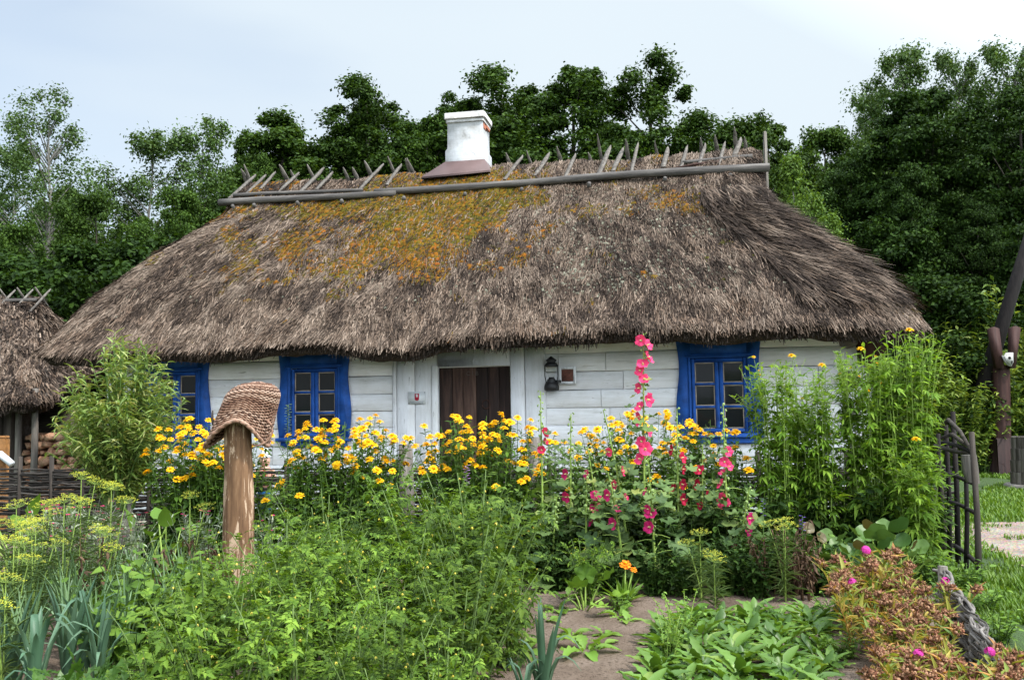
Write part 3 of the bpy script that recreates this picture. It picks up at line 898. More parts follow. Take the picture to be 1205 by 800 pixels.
def mossfn(p, t):
    X = p[:, 0]
    n1 = vn(X * 1.6 + 3, t * 8, 21); n2 = vn(X * 4.5, t * 20, 22)
    nz = .6 * n1 + .4 * n2
    main = np.exp(-(((X + 1.45 - (t - .72) * 1.0) / 1.3) ** 2 + ((t - .7) / .3) ** 2) ** 1.6) * 1.2
    tail = .62 * np.exp(-((X + 1.75) / .55) ** 2) * ((t > .36) & (t < .7))
    band = .66 * np.exp(-((t - .77) / .085) ** 2) * (X > -5.6) * (X < -2)
    left = .36 * np.exp(-((X + 3.9) / 1.5) ** 2) * (t < .75) * (t > .3)
    band2 = .08 * np.exp(-((t - .79) / .07) ** 2) * (X > -.6) * (X < 3.4)
    spots = np.where(X > .6, .12, .25) * ((X > -.4) & (X < 3.3) & (t > .3) & (t < .8)) + .2 * ((X > -6) & (X < -.4) & (t > .2))
    top = .24 * (t > .86)
    base = np.maximum.reduce([main, tail, band, left, band2, spots, top])
    return np.clip((base + nz * 1.15 - .84) * 2.1, 0, 1) * (p[:, 1] < 2.9)


roof, rsample, rofs = thatch(cot, RXl, RXr, RYf, RYb, RZ, 3, (200000, 34000, 8000, 30000), mossfn=mossfn, fringe=30000)
# smoother newer straw tuft along the right hip
mb = MB(); n = 9000
p, nn, dn, tt, ss = rsample(n, rofs[1] - 16, rofs[1] + 6, .12, .72)
dd = nrm(dn + np.array([.22, -.1, 0]) + rng.normal(0, .13, (n, 3))); Ln = rng.uniform(.2, .5, n)
A = p + nn * .05; B = A + dd * Ln[:, None] + nn * rng.uniform(-.02, .05, n)[:, None]; tw = nrm(np.cross(dd, nn)) * rng.uniform(.003, .007, n)[:, None]
tone = vn(ss * 9, tt * 20, 3) + rng.normal(0, .15, n)
mb.add(np.stack([A - tw, A + tw, B + tw * .6, B - tw * .6], 1).reshape(-1, 3), np.arange(n * 4).reshape(n, 4), np.where(tone < .5, 1, np.where(tone > .8, 2, 0)))
mb.build('hip_straw', [MT['straw'], MT['straw_dark'], MT['straw_light']], roof)
# moss cushions and lichen
BL = []
a6 = np.arange(7) * 2 * PI / 7
bv = np.concatenate([np.stack([np.cos(a6), np.sin(a6), 0 * a6 - .15], 1), np.stack([.72 * np.cos(a6 + .4), .72 * np.sin(a6 + .4), 0 * a6 + .42], 1), [[0, 0, .62]]])
bf = [(i, (i + 1) % 7, 7 + (i + 1) % 7, 7 + i) for i in range(7)] + [(7 + i, 7 + (i + 1) % 7, 14) for i in range(7)]
def blobs(mb, p, nn, r, flat=.6):
    n = len(p); a = nrm(np.cross(nn, np.array([.3, .2, 1.0]) + rng.normal(0, .3, nn.shape))); b_ = np.cross(nn, a)
    rr = r[:, None] * rng.uniform(.75, 1.25, (n, len(bv)))
    V = p[:, None] + rr[..., None] * (bv[None, :, :1] * a[:, None] + bv[None, :, 1:2] * b_[:, None] + flat * bv[None, :, 2:] * nn[:, None])
    off = (np.arange(n) * len(bv))[:, None, None]
    q = np.array([f for f in bf if len(f) == 4])[None] + off; t3 = np.array([f for f in bf if len(f) == 3])[None] + off
    b0 = mb.n; mb.v.append(V.reshape(-1, 3)); mb.n += V.shape[0] * V.shape[1]
    mb.f.append((4, q.reshape(-1, 4) + b0, np.zeros(n * 7, int))); mb.f.append((3, t3.reshape(-1, 3) + b0, np.zeros(n * 7, int)))
p, nn, dn, tt, ss = rsample(120000, 0, rofs[1], .1, .99)
keep = rng.random(len(p)) < mossfn(p, tt) * .75
mb = MB(); p = p[keep]; nn = nn[keep]
blobs(mb, p + nn * .015, nn, rng.uniform(.01, .036, len(p)) * rng.choice([1, 1, 1.6], len(p)), .8)
mb.build('moss', [MT['moss']], roof)
p, nn, dn, tt, ss = rsample(26000, 0, rofs[1], .15, .8)
keep = rng.random(len(p)) < .35 * np.exp(-((p[:, 0] - 1.4) / 1.6) ** 2) * (vn(p[:, 0] * 3, tt * 12, 31) > .4) + .02
mb = MB(); p = p[keep]; nn = nn[keep]
blobs(mb, p + nn * .02, nn, rng.uniform(.012, .034, len(p)), .5); mb.build('lichen', [MT['lichen']], roof)

# ridge poles
def onroof(X, t, up=0.0):
    y = RYf(t); zz = RZ(t, np.array([X]), 0)[0]
    nv = Vector((0, -3.2, 3.5)).normalized()
    return np.array([X, y, zz]) + np.array(nv) * up
def pole(x0, x1, t0, t1, r0, r1, up=.09, name='ridge_pole'):
    mb = MB(); n = 14; pts = []
    for i in range(n):
        f = i / (n - 1); X = x0 + (x1 - x0) * f; p = onroof(X, t0 + (t1 - t0) * f, up)
        p[2] += .025 * (vn(X * .8, r0 * 900) - .5) ; p[1] += .02 * (vn(X * .9, 7.7 + r1) - .5); pts.append(p)
    rr = np.linspace(r0, r1, n) * (1 + .12 * (vn(np.arange(n) * .8, 3.3) - .5))
    tube(mb, pts, rr, 9, 0, True, .05); return mb.build(name, [MT['bark_pole']], roof)
pole(-5.6, -2.35, .825, .822, .062, .055); pole(-2.75, 3.72, .835, .825, .058, .07, .1)
pole(-5.42, -3.0, .872, .862, .035, .03); pole(2.4, 3.5, .915, .93, .03, .042, .06); pole(-3.2, -.2, .85, .845, .03, .028, .06)
# forked twig lashed to the right
mb = MB(); tube(mb, [onroof(2.2, .87, .05), onroof(2.6, .885, .08), onroof(2.95, .9, .06), onroof(3.1, .95, .05)], [.018, .022, .02, .012], 6); mb.build('binding_twig', [MT['rust']], roof)
# short pegs under the pole
for X in (-5.3, -4.9, -4.1, -3.3, -2.2, -1.15, -.2, .9, 2.1, 3.1):
    mb = MB(); tube(mb, [onroof(X, .80, -.02), onroof(X + .02, .79, .1)], [.035, .03], 7); mb.build('peg', [MT['bark_pole']], roof)
# crossed stakes riding the ridge
fronts = [(-5.35, .34, .35), (-5.05, .3, .32), (-4.35, .36, .42), (-3.75, .3, .3), (-2.95, .34, .36), (-2.55, .2, .3), (-.35, .36, .4), (.15, .3, .42), (.62, .2, .3), (1.12, .22, .48), (1.62, .12, .5), (2.18, .14, .42), (2.72, .22, .46), (3.3, .28, .42)]
backs = [(-5.5, -.12, .45), (-5.42, -.05, .5), (-4.72, -.26, .5), (-4.12, -.24, .48), (-3.42, -.22, .48), (-3.12, -.28, .5), (-2.68, -.2, .45), (-2.2, -.28, .42), (-.62, -.14, .5), (-.1, -.24, .55), (.42, -.22, .42), (.98, -.1, .62), (1.5, -.1, .56), (2.02, -.04, .55), (2.62, -.03, .66), (3.2, -.1, .58)]
RPT = np.array([0, 2.76, 5.67])
def stake(X, lean, ext, side, seed):
    r = np.random.default_rng(seed)
    s = 1 if side > 0 else -1       # +1: front board that sticks out behind
    dirn = nrm(np.array([lean * .9, s * .74, .76 + .12 * (side < 0)]))
    ext = ext * r.uniform(.22, .7); lean = lean * r.uniform(.6, 1.7) + r.normal(0, .2); X = X + r.normal(0, .05); c = np.array([X, 2.76 - s * .05, 5.72])
    a = c - dirn * np.array([1, 1, 1]) * r.uniform(.5, .66); b_ = c + dirn * ext
    ax = nrm(np.cross(dirn, np.array([1, 0, .15]))); wd = nrm(np.cross(ax, dirn))
    mb = MB(); w0 = r.uniform(.024, .04); th = .016
    prof = [(0, .9), (.35, 1), (.75, .95), (.9, .62), (1, .12)]
    rings = []
    for f, k in prof:
        p = a + (b_ - a) * f + wd * .012 * (r.random() - .5)
        rings.append([p - wd * w0 * k - ax * th, p + wd * w0 * k - ax * th, p + wd * w0 * k + ax * th, p - wd * w0 * k + ax * th])
    loft(mb, rings, True, 0, True, True); mb.build('ridge_stake', [MT['grey_wood_z']], roof)
for i, (X, l, e) in enumerate(fronts): stake(X, l, e, 1, i)
for i, (X, l, e) in enumerate(backs): stake(X, l, e, -1, 40 + i)
for i, (X, l, e, s) in enumerate([(-4.9, .2, .4, 1), (-4.55, -.25, .4, -1), (-4.0, .3, .38, 1), (-3.55, -.2, .4, -1), (-2.4, -.15, .4, -1), (.9, -.2, .42, -1), (1.35, .25, .4, 1), (1.9, -.15, .45, -1), (2.45, .2, .4, 1), (2.95, -.15, .5, -1), (3.05, .25, .4, 1), (3.45, -.1, .5, -1)]): stake(X, l, e, s, 80 + i)
# upright boards closing the gablet on the right
mb = MB(); box(mb, 3.66, 3.71, 2.2, 2.29, 4.75, 5.78, 0, .01); box(mb, 3.665, 3.705, 2.31, 2.39, 4.6, 5.7, 0, .01); mb.build('gable_board', [MT['grey_wood_z']], roof)

# chimney
ch = MB(); CX, CY = -1.28, 2.88
def rect_ring(x, y, hx, hy, z): return [(x - hx, y - hy, z), (x + hx, y - hy, z), (x + hx, y + hy, z), (x - hx, y + hy, z)]
loft(ch, [rect_ring(CX, CY, .345, .3, 5.2), rect_ring(CX, CY, .345, .3, 5.95), rect_ring(CX, CY, .315, .27, 6.0), rect_ring(CX, CY, .312, .27, 6.44)], True, 0, True, True)
cho = ch.build('chimney', [MT['chimney']], cot)
mb = MB(); box(mb, CX - .335, CX + .335, CY - .29, CY + .29, 6.442, 6.5, 0, .01); box(mb, CX - .36, CX + .36, CY - .315, CY + .315, 6.502, 6.62, 0, .015)
tube(mb, [(CX, CY, 6.61), (CX, CY, 6.64)], [.2, .19], 12)
mb.build('cap', [MT['chimney_cap']], cho)
mb = MB(); box(mb, CX + .30, CX + .322, CY - .2, CY + .02, 6.34, 6.44, 0, .006); box(mb, CX + .31, CX + .342, CY - .05, CY + .2, 6.38, 6.4415, 0, .006); mb.build('bare_brick', [MT['brick']], cho)
mb = MB()
f0 = rect_ring(CX, CY, .35, .305, 5.76); f1 = [(CX - .72, CY - .5, 5.47), (CX + .48, CY - .5, 5.51), (CX + .44, CY + .5, 5.5), (CX - .66, CY + .5, 5.5)]
loft(mb, [f1, f0], True, 0); V = [(p[0], p[1], p[2] - .03) for p in f1]; loft(mb, [V, f1], True, 0)
mb.build('flashing', [MT['metal_brown']], cho)

# ---------------------------------------------------------------- things on the wall
lan = empty('oil_lantern', 'old black oil lantern hanging on the white wall right of the door', 'lantern', H(.56, -.13, 1.73), HA); lan.scale = (1.2, 1.2, 1.2)
def lathe(mb, prof, n=14, c=(0, 0), mat=0):
    a = np.arange(n) * 2 * PI / n
    loft(mb, [[(c[0] + r * math.cos(q), c[1] + r * math.sin(q), z_) for q in a] for r, z_ in prof], True, mat, True, True)
mb = MB(); lathe(mb, [(.075, -.01), (.085, .0), (.085, .035), (.072, .075), (.05, .095), (.055, .1), (.035, .125), (.03, .14)]); lathe(mb, [(.03, .07), (.03, .105)], 8, (.08, 0)); mb.build('fount', [MT['black_iron']], lan)
mb = MB(); lathe(mb, [(.036, .14), (.05, .19), (.042, .24), (.034, .265)]); mb.build('glass_globe', [MT['clear']], lan)
mb = MB(); lathe(mb, [(.075, .255), (.085, .262), (.06, .3), (.045, .305), (.06, .325), (.06, .335), (.025, .36), (.01, .375)]); mb.build('hood', [MT['black_iron']], lan)
mb = MB()
for s in (-1, 1): tube(mb, [(s * .06, 0, .08), (s * .075, 0, .15), (s * .075, 0, .27)], .006, 6)
mb.build('side_tube', [MT['black_iron']], lan)
mb = MB(); tube(mb, [(-.08, 0, .27), (-.085, 0, .4), (-.08, 0, .47), (-.05, 0, .49), (.05, 0, .49), (.08, 0, .47), (.085, 0, .4), (.08, 0, .27)], .004, 5)
tube(mb, [(0, .12, .5), (0, .0, .5), (0, -.02, .52)], .006, 6); mb.build('bail_handle', [MT['rust']], lan)

pl = empty('wall_plaque', 'small brown plaque in a white frame beside the lantern', 'plaque', H(.765, -.03, 1.78), HA)
mb = MB(); box(mb, -.08, .08, -.012, .01, .06, .22, 0, .004); mb.build('plaque_panel', [plain('plaque_brown', (.13, .05, .035), .7, .3, var=.5, vs=40)], pl)
mb = MB(); box(mb, -.12, -.082, -.022, .01, .02, .26, 0, .004); box(mb, .082, .12, -.022, .01, .02, .26, 0, .004); box(mb, -.0815, .0815, -.021, .01, .222, .26, 0, .004); box(mb, -.0815, .0815, -.021, .01, .02, .058, 0, .004)
mb.build('plaque_frame', [MT['white_board']], pl)

sg = empty('notice_plate', 'white notice plate with a red shield emblem left of the door', 'notice', H(-1.36, -.045, 1.57), HA)
mb = MB(); box(mb, -.125, .125, -.004, .004, 0, .17, 0); mb.build('plate', [MT['white_enamel']], sg)
mb = MB(); prism(mb, [(-.032, .085), (-.028, .055), (0, .043), (.028, .055), (.032, .085), (.032, .145), (-.032, .145)], -.0075, -.0045); prism(mb, [(-.012, .095), (.012, .095), (.014, .13), (0, .138), (-.014, .13)], -.009, -.0076, 1)
mb.build('shield_emblem', [plain('shield_red', (.42, .02, .05), .5, .3), MT['white_enamel']], sg)
MT['print'] = plain('grey_print', (.22, .27, .3), .7, .2)
mb = MB(); rs = np.random.default_rng(2)
for row, zz in enumerate((.03, .018, .006)):
    x = -.1 + row * .008
    while x < .1 - row * .01:
        wv = rs.uniform(.008, .022); box(mb, x, x + wv, -.0055, -.0045, zz, zz + .006); x += wv + .006
mb.build('lettering', [MT['print']], sg)
mb = MB()
for q in ((-.115, .012), (.115, .158), (.115, .012), (-.115, .158)): lathe(mb, [(.006, 0), (.004, .003)], 6)
for v in mb.v[:1]: pass
mb2 = MB()
for qx, qz in ((-.115, .012), (.115, .158)): tube(mb2, [(qx, -.002, qz), (qx, -.008, qz)], .006, 8)
mb2.build('screw', [MT['black_iron']], sg)
# ================================================================== GROUND
mb = MB(); mb.add([(-400, -200, 0), (400, -200, 0), (400, 500, 0), (-400, 500, 0)], [(0, 1, 2, 3)])
tag(mb.build('ground', [MT['lawn']]), kind='structure')
def sheet(name, xs, ys, inside, z, amp, mat, fr=6.0, seed=1):
    X, Y = np.meshgrid(xs, ys); Z = z + amp * (vn(X * fr, Y * fr, seed) * .6 + vn(X * fr * 2.7, Y * fr * 2.7, seed + 1) * .4)
    V = np.stack([X, Y, Z], -1).reshape(-1, 3); nx = len(xs)
    i = np.arange(len(ys) - 1)[:, None] * nx; j = np.arange(nx - 1)[None]
    q = np.stack([i + j, i + j + 1, i + nx + j + 1, i + nx + j], -1).reshape(-1, 4)
    c = V[q].mean(1); q = q[inside(c[:, 0], c[:, 1])]
    mb = MB(); mb.add(V, q); return tag(mb.build(name, [mat], None, True), kind='structure')
FY = lambda x: 9.62 - .195 * x            # line of the wattle fence
sheet('garden_soil', np.arange(-6.5, 4.4, .05), np.arange(1.6, 10.9, .05), lambda x, y: (y < FY(x) + .1) & (x < 2.35 + (y - 3.3) * .26 + .08 * np.sin(y * 3)), .006, .035, MT['soil'], 5)
sheet('gravel_path', np.arange(1.8, 9, .06), np.arange(2.5, 12, .06), lambda x, y: (np.abs(x - (3.75 + (y - 5) * .42 + .25 * np.sin(y * 1.1))) < .55 + .35 * (vn(x * 1.7, y * 1.7, 4) - .3)) & (y < 11), .006, .01, MT['gravel'], 3, 5)
sheet('yard_path', np.arange(-6.6, 6, .08), np.arange(8.2, 13.6, .08), lambda x, y: (np.abs(y - (11.0 - .195 * x)) < .62 + .2 * (vn(x * 1.3, y * 1.3, 8) - .5)), .006, .01, MT['gravel'], 3, 6)

# ================================================================== TREES
def tree_proto(name, seed, h, cr, base, prof, ncl, clr, per, leaf, lmat, tmat, trunk_r, flat=.7, limbs=34, droopy=.0, wr=.6, spread=1.0):
    r = np.random.default_rng(seed)
    root = bpy.data.objects.new(name, None); COL.objects.link(root); root.empty_display_size = .2
    lean = r.normal(0, .3, 2)
    # crown: several pointed leaders of different height over a fuller lower skirt
    ncl = int(ncl * 1.35); nl = 8; la = np.arange(nl) * 2.4 + r.random(nl); lf = r.uniform(.5, .93, nl); lh = base + (h - base) * lf
    lr = np.interp(lf, np.linspace(0, 1, len(prof)), prof) * cr * r.uniform(.75, 1.25, nl)
    tips = np.stack([np.cos(la) * lr, np.sin(la) * lr, lh], 1); foot = np.stack([np.cos(la) * lr * .4, np.sin(la) * lr * .4, base + (lh - base) * .4], 1)
    ld = r.integers(0, nl, ncl); s_ = r.random(ncl)
    C = foot[ld] * (1 - s_[:, None]) + tips[ld] * s_[:, None]
    wob = (cr * .4 * (1.15 - s_) ** .7)[:, None]; C = C + nrm(r.normal(0, 1, (ncl, 3))) * wob * r.random((ncl, 1)) ** .5 * np.array([1, 1, .8])
    f = r.random(ncl) ** .85; env = np.interp(f, np.linspace(0, 1, len(prof)), prof) * cr * r.random(ncl) ** .5; a = r.random(ncl) * 2 * PI
    env = env * (1 + .25 * np.sin(a * 2 + f * 8 + seed))
    C2 = np.stack([np.cos(a) * env, np.sin(a) * env, base + f * (h - base)], 1)
    low = r.random(ncl) < .55; C[low] = C2[low]
    shr = np.where(low, 1.1 - .45 * f, 1.1 - .35 * s_)
    C[:, :2] += lean * (C[:, 2:] / h) ** 2
    mb = MB(); n = 9; z = np.linspace(-.15, h * .93, n)
    P = np.stack([lean[0] * (z / h) ** 2 + .1 * (vn(z, z * 0 + seed) - .5), lean[1] * (z / h) ** 2 + .1 * (vn(z, z * 0 + seed + 5) - .5), z], 1)
    tube(mb, P, trunk_r * (1 - z / h * .97).clip(.06) * np.where(z < .3, 1.3, 1), 9, 0, True, .05)
    idx = r.permutation(ncl)[:limbs]
    LP = []; LR = []
    for i in idx:
        c = C[i]; d = math.hypot(c[0] - lean[0] * (c[2] / h) ** 2, c[1] - lean[1] * (c[2] / h) ** 2)
        zt = max(base * .55, c[2] - .35 * h * .12 - d * .75); b0 = np.array([np.interp(zt, z, P[:, 0]), np.interp(zt, z, P[:, 1]), zt])
        mid = b0 * .5 + c * .5 + np.array([0, 0, .12 * d]) + r.normal(0, .08, 3)
        t = np.linspace(0, 1, 5)[:, None]; LP.append((1 - t) ** 2 * b0 + 2 * t * (1 - t) * mid + t * t * c)
        r0 = trunk_r * .36 * (1 - zt / h) + .015; LR.append(np.linspace(r0, .008, 5))
    tubes(mb, np.array(LP), np.array(LR), 5, 0)
    mb.build('trunk', [tmat], root, True)
    mb = MB(); N0 = ncl * per
    ci = np.repeat(np.arange(ncl), per); crr = clr * r.uniform(.55, 1.35, ncl) * shr
    o = nrm(r.normal(0, 1, (N0, 3))) * (r.random((N0, 1)) ** .6) * np.where(r.random((N0, 1)) < .14, 1.65, 1.1) * np.array([1, 1, flat])
    Pt = C[ci] + o * crr[ci][:, None]; Pt[:, 2] -= droopy * r.random(N0) ** 2
    Nn = nrm(o * .7 + np.array([0, 0, .8]) + r.normal(0, .55, (N0, 3)))
    D = nrm(np.cross(Nn, r.normal(0, 1, (N0, 3))) + np.array([0, 0, -.35]))
    L = leaf * r.uniform(.6, 1.35, N0); stamp(mb, DIAM, Pt, D, Nn, L, L * wr)
    mb.build('crown', [lmat], root)
    root.location = (0, -300, 0)
    return kids(root)
PR = {}
OAKP = [.6, .95, 1, .8, .5, .14]; CONE = [.75, 1, .85, .62, .36, .08]; COL_ = [.6, .9, 1, .75, .48, .14]
PR['oak1'] = tree_proto('oak_tree', 1, 13, 3.0, 2.5, OAKP, 240, .48, 300, .115, MT['oak'], MT['trunk'], .24)
PR['oak2'] = tree_proto('oak_tree', 2, 13, 2.7, 2.5, COL_, 210, .46, 300, .112, MT['oak'], MT['trunk'], .22)
PR['linden'] = tree_proto('linden_tree', 3, 12, 3.0, 1.8, CONE, 240, .48, 300, .112, MT['linden'], MT['trunk'], .24)
PR['aspen'] = tree_proto('aspen_tree', 4, 12.5, 2.7, 3.2, [.5, 1, .95, .8, .55, .18], 95, .5, 110, .1, MT['aspen'], MT['pale_trunk'], .13, 1.0, 75, .15)
PR['aspen2'] = tree_proto('aspen_tree', 14, 12, 2.2, 2.8, [.5, .9, 1, .85, .6, .22], 130, .52, 150, .11, MT['aspen'], MT['pale_trunk'], .12, 1.0, 70, .15)
PR['birch'] = tree_proto('birch_tree', 5, 9, 1.5, 1.6, [.7, 1, .95, .75, .5, .12], 90, .42, 120, .1, MT['birch'], MT['pale_trunk'], .08, 1.2, 60, .35)
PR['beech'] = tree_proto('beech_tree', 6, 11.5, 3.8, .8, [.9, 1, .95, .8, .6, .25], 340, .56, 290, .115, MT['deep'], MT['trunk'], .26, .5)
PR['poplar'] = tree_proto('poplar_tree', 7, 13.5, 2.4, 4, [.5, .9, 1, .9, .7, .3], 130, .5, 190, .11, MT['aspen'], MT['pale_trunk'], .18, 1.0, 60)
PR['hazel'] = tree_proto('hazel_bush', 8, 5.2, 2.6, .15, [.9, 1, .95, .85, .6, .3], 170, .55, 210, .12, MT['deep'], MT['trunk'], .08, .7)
PR['maple'] = tree_proto('maple_tree', 9, 8.5, 2.7, .8, [.8, 1, .95, .85, .65, .25], 230, .46, 260, .1, MT['linden'], MT['trunk'], .16, .7)
BACK = 'trees standing behind the cottage'; used_proto = set()
def plant_tree(kind, px, topy, Y, label, cat='tree', wide=1.0, group=BACK, rz=None):
    p = PR[kind]; hp = {'oak1': 13, 'oak2': 13, 'linden': 12, 'aspen': 12.5, 'aspen2': 12, 'birch': 9, 'beech': 11.5, 'poplar': 13.5, 'hazel': 5.2, 'maple': 8.5}[kind]
    yh = 484 - .0157 * (px - 602)
    Ht = 1.45 + (yh - topy) / F * Y
    s = Ht / (hp + .15); x = gx(px, Y, Ht * .7)
    rzz = rng.uniform(0, 6.28) if rz is None else rz
    sc = (s * wide, s * wide, s)
    if kind not in used_proto:
        used_proto.add(kind); p.location = (x, Y, 0); p.rotation_euler = (0, 0, rzz); p.scale = sc; tag(p, label, cat, group); return p
    o = copy_thing(p, (x, Y, 0), rzz, sc, label, group); o['category'] = cat; return o
T = plant_tree
# left
T('aspen', 62, 92, 26, 'tall airy aspen with sparse leaves, leftmost of the tall trees', wide=1.05)
T('aspen2', 8, 150, 28, 'thin pale aspen at the far left edge of the wood', wide=.9)
T('aspen2', 168, 134, 29, 'bushy green aspen right of the tall airy aspen', wide=1.15)
T('aspen2', 232, 126, 27, 'light crowned aspen with bare pale stems left of the dark linden', wide=1.0)
T('maple', 118, 225, 24, 'mid green maple below the airy aspen', wide=.85)
T('maple', 28, 262, 23, 'rounded maple above the shed ridge at the left edge', wide=.85)
T('maple', 205, 215, 24.5, 'maple with a domed crown left of the cottage roof', wide=.85)
T('maple', 262, 250, 25.5, 'small maple tucked against the left end of the thatch', wide=.7)
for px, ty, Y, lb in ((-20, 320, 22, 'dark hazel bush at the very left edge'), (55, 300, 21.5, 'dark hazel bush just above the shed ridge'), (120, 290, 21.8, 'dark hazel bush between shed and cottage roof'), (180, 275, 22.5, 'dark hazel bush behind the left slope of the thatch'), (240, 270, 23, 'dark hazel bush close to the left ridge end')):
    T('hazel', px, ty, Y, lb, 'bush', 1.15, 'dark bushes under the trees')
# middle
T('linden', 338, 108, 27, 'dark broad linden above the left end of the ridge', wide=1.45)
T('linden', 392, 104, 29, 'pointed linden left of the tall loose oak', wide=1.06)
T('oak2', 438, 80, 29, 'tall loose oak left of the chimney', wide=1.25)
T('oak1', 500, 118, 28, 'low round oak just left of the chimney', wide=1.12)
T('oak2', 598, 64, 28.5, 'tall oak rising right behind the chimney', wide=1.39)
T('oak1', 552, 98, 30, 'dark oak half hidden by the chimney', wide=1.06)
T('oak1', 668, 62, 28, 'broad oak right of the one behind the chimney', wide=1.19)
T('oak2', 762, 56, 28.5, 'tallest lone oak with sky on both sides', wide=1.25)
T('oak1', 712, 128, 27.5, 'lower oak filling the gap beside the lone oak', wide=0.92)
T('linden', 818, 140, 28.5, 'small linden right of the lone oak', wide=.65)
T('linden', 300, 170, 26, 'squat dark linden at the left ridge end', wide=.7)
T('linden', 460, 140, 31, 'shadowed linden between the loose and the round oak', wide=1.0)
T('linden', 640, 130, 31, 'shadowed linden low between the two big oaks', wide=1.0)
for i, (px, ty, lb) in enumerate([(320, 150, 'dark linden in the second row over the left ridge end'), (372, 142, 'dark linden in the second row left of the loose oak'), (422, 150, 'dark linden in the second row under the loose oak'), (480, 146, 'dark linden in the second row left of the chimney'), (530, 132, 'dark linden in the second row above the chimney left side'), (580, 138, 'dark linden in the second row right of the chimney'), (634, 118, 'dark linden in the second row between the two great oaks'), (700, 150, 'dark linden in the second row left of the lone oak'), (735, 160, 'dark linden in the second row at the foot of the lone oak'), (795, 158, 'dark linden in the second row right of the lone oak'), (840, 152, 'dark linden in the second row left of the gable boards')]):
    T('linden', px, ty, 32 + (i % 3), lb, wide=.95)
# right
T('maple', 905, 128, 30, 'pale green maple beyond the right end of the ridge', wide=1.0)
T('maple', 862, 142, 31, 'light maple just left of the gable boards', wide=.9)
T('maple', 965, 142, 29, 'light green maple between ridge and big beech', wide=.9)
T('birch', 945, 170, 18.0, 'young birch with a thin white stem by the right slope of the thatch', wide=.95)
T('birch', 962, 250, 17.4, 'short birch low beside the right slope of the thatch', wide=1.0)
T('beech', 1010, 185, 25, 'dark beech behind the young birch', wide=.85)
T('beech', 1110, 92, 24, 'great dark beech at the right with layered branches', wide=1.05)
T('beech', 1195, 100, 22.5, 'dark beech cut by the right edge of the picture', wide=.95)
T('beech', 1065, 190, 22.5, 'lower dark beech in front of the great one', wide=.75)
T('beech', 1150, 235, 21.5, 'dense low beech behind the well sweep', wide=.7)
T('poplar', 1068, 44, 29, 'light poplar topping the right wood', wide=.95)
T('poplar', 1128, 52, 30, 'poplar showing over the great beech', wide=.85)
T('poplar', 1190, 42, 28.5, 'tall poplar at the upper right corner', wide=1.0)
T('poplar', 1035, 95, 31, 'slim poplar at the left shoulder of the right wood', wide=.75)
T('hazel', 1000, 330, 21, 'dark hazel bush behind the right end of the thatch', 'bush', 1.1, 'dark bushes under the trees')
T('hazel', 1060, 330, 20.5, 'dark hazel bush left of the well sweep', 'bush', 1.1, 'dark bushes under the trees')
T('hazel', 1120, 320, 21.0, 'dark hazel bush behind the forked post', 'bush', 1.1, 'dark bushes under the trees')
# far second row that closes the wood, each tree its own
far = []
for i, px in enumerate(range(-80, 1330, 62)):
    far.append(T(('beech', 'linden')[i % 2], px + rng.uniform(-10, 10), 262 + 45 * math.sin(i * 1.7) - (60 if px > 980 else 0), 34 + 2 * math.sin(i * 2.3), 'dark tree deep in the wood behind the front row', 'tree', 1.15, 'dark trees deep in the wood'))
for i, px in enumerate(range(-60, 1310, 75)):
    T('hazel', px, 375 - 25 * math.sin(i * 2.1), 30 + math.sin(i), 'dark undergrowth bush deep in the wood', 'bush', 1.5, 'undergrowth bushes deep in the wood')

# sunlit willow hedge on the right
def bush_proto(name, seed, h, rad, n, per, lm, leaf=.13, r0=.3, wr=.2):
    r = np.random.default_rng(seed); root = bpy.data.objects.new(name, None); COL.objects.link(root)
    B, C, Tp = stems_gen(n, r0, rad, h * .55, h, (0, 0), r); q = np.hypot(Tp[:, 0], Tp[:, 1]) / rad
    Tp[:, 2] = h * (1.02 - .45 * q ** 2) * r.uniform(.66, 1.14, n)
    C[:, 2] = Tp[:, 2] * .6
    mb = MB(); stem_mesh(mb, B, C, Tp, .012, .003, 5); mb.build('stem', [MT['stem_green']], root)
    mb = MB(); leaf_on_stems(mb, B, C, Tp, per, .18, 1, LANCE, leaf * .7, leaf * 1.3, wr, 0, (-25, 55), r); mb.build('foliage', [lm], root)
    root.location = (0, -300, 0); return kids(root)
hb = bush_proto('willow_bush', 3, 3.1, 1.6, 190, 46, MT['hedge'], .17, 1.0, .32)
hl = [(1100, 395, 20.2, 'round willow bush behind the rustic gate'), (1140, 402, 19.6, 'willow bush left of the forked post'), (1172, 388, 20.4, 'willow bush directly behind the forked post'), (1215, 352, 19.8, 'tall yellowish willow bush at the right edge'), (1118, 425, 19.0, 'low willow bush near the dark trough')]
for i, (px, ty, Y, lb) in enumerate(hl):
    Ht = 1.45 + (476 - ty) / F * Y; s = Ht / 3.1
    o = hb if i == 0 else copy_thing(hb, (0, 0, 0)); o.location = (gx(px, Y), Y, 0); o.scale = (s,) * 3; o.rotation_euler = (0, 0, i * 1.3)
    tag(o, lb, 'bush', 'willow bushes along the lawn')

# pollard osier by the left window
oz = bush_proto('willow_shrub', 5, 1.62, .68, 210, 42, MT['willow'], .105, .13)
oz.location = (gx(140, 9.35), 9.35, .5); tag(oz, 'big leafy willow shrub growing in front of the left window', 'shrub')
mb = MB(); tube(mb, [(0, 0, -.52), (.01, 0, -.2), (0, .01, .0), (0, 0, .12)], [.15, .115, .125, .14], 12, 0, True, .08); mb.build('trunk', [MT['grey_wood_z']], oz, True)
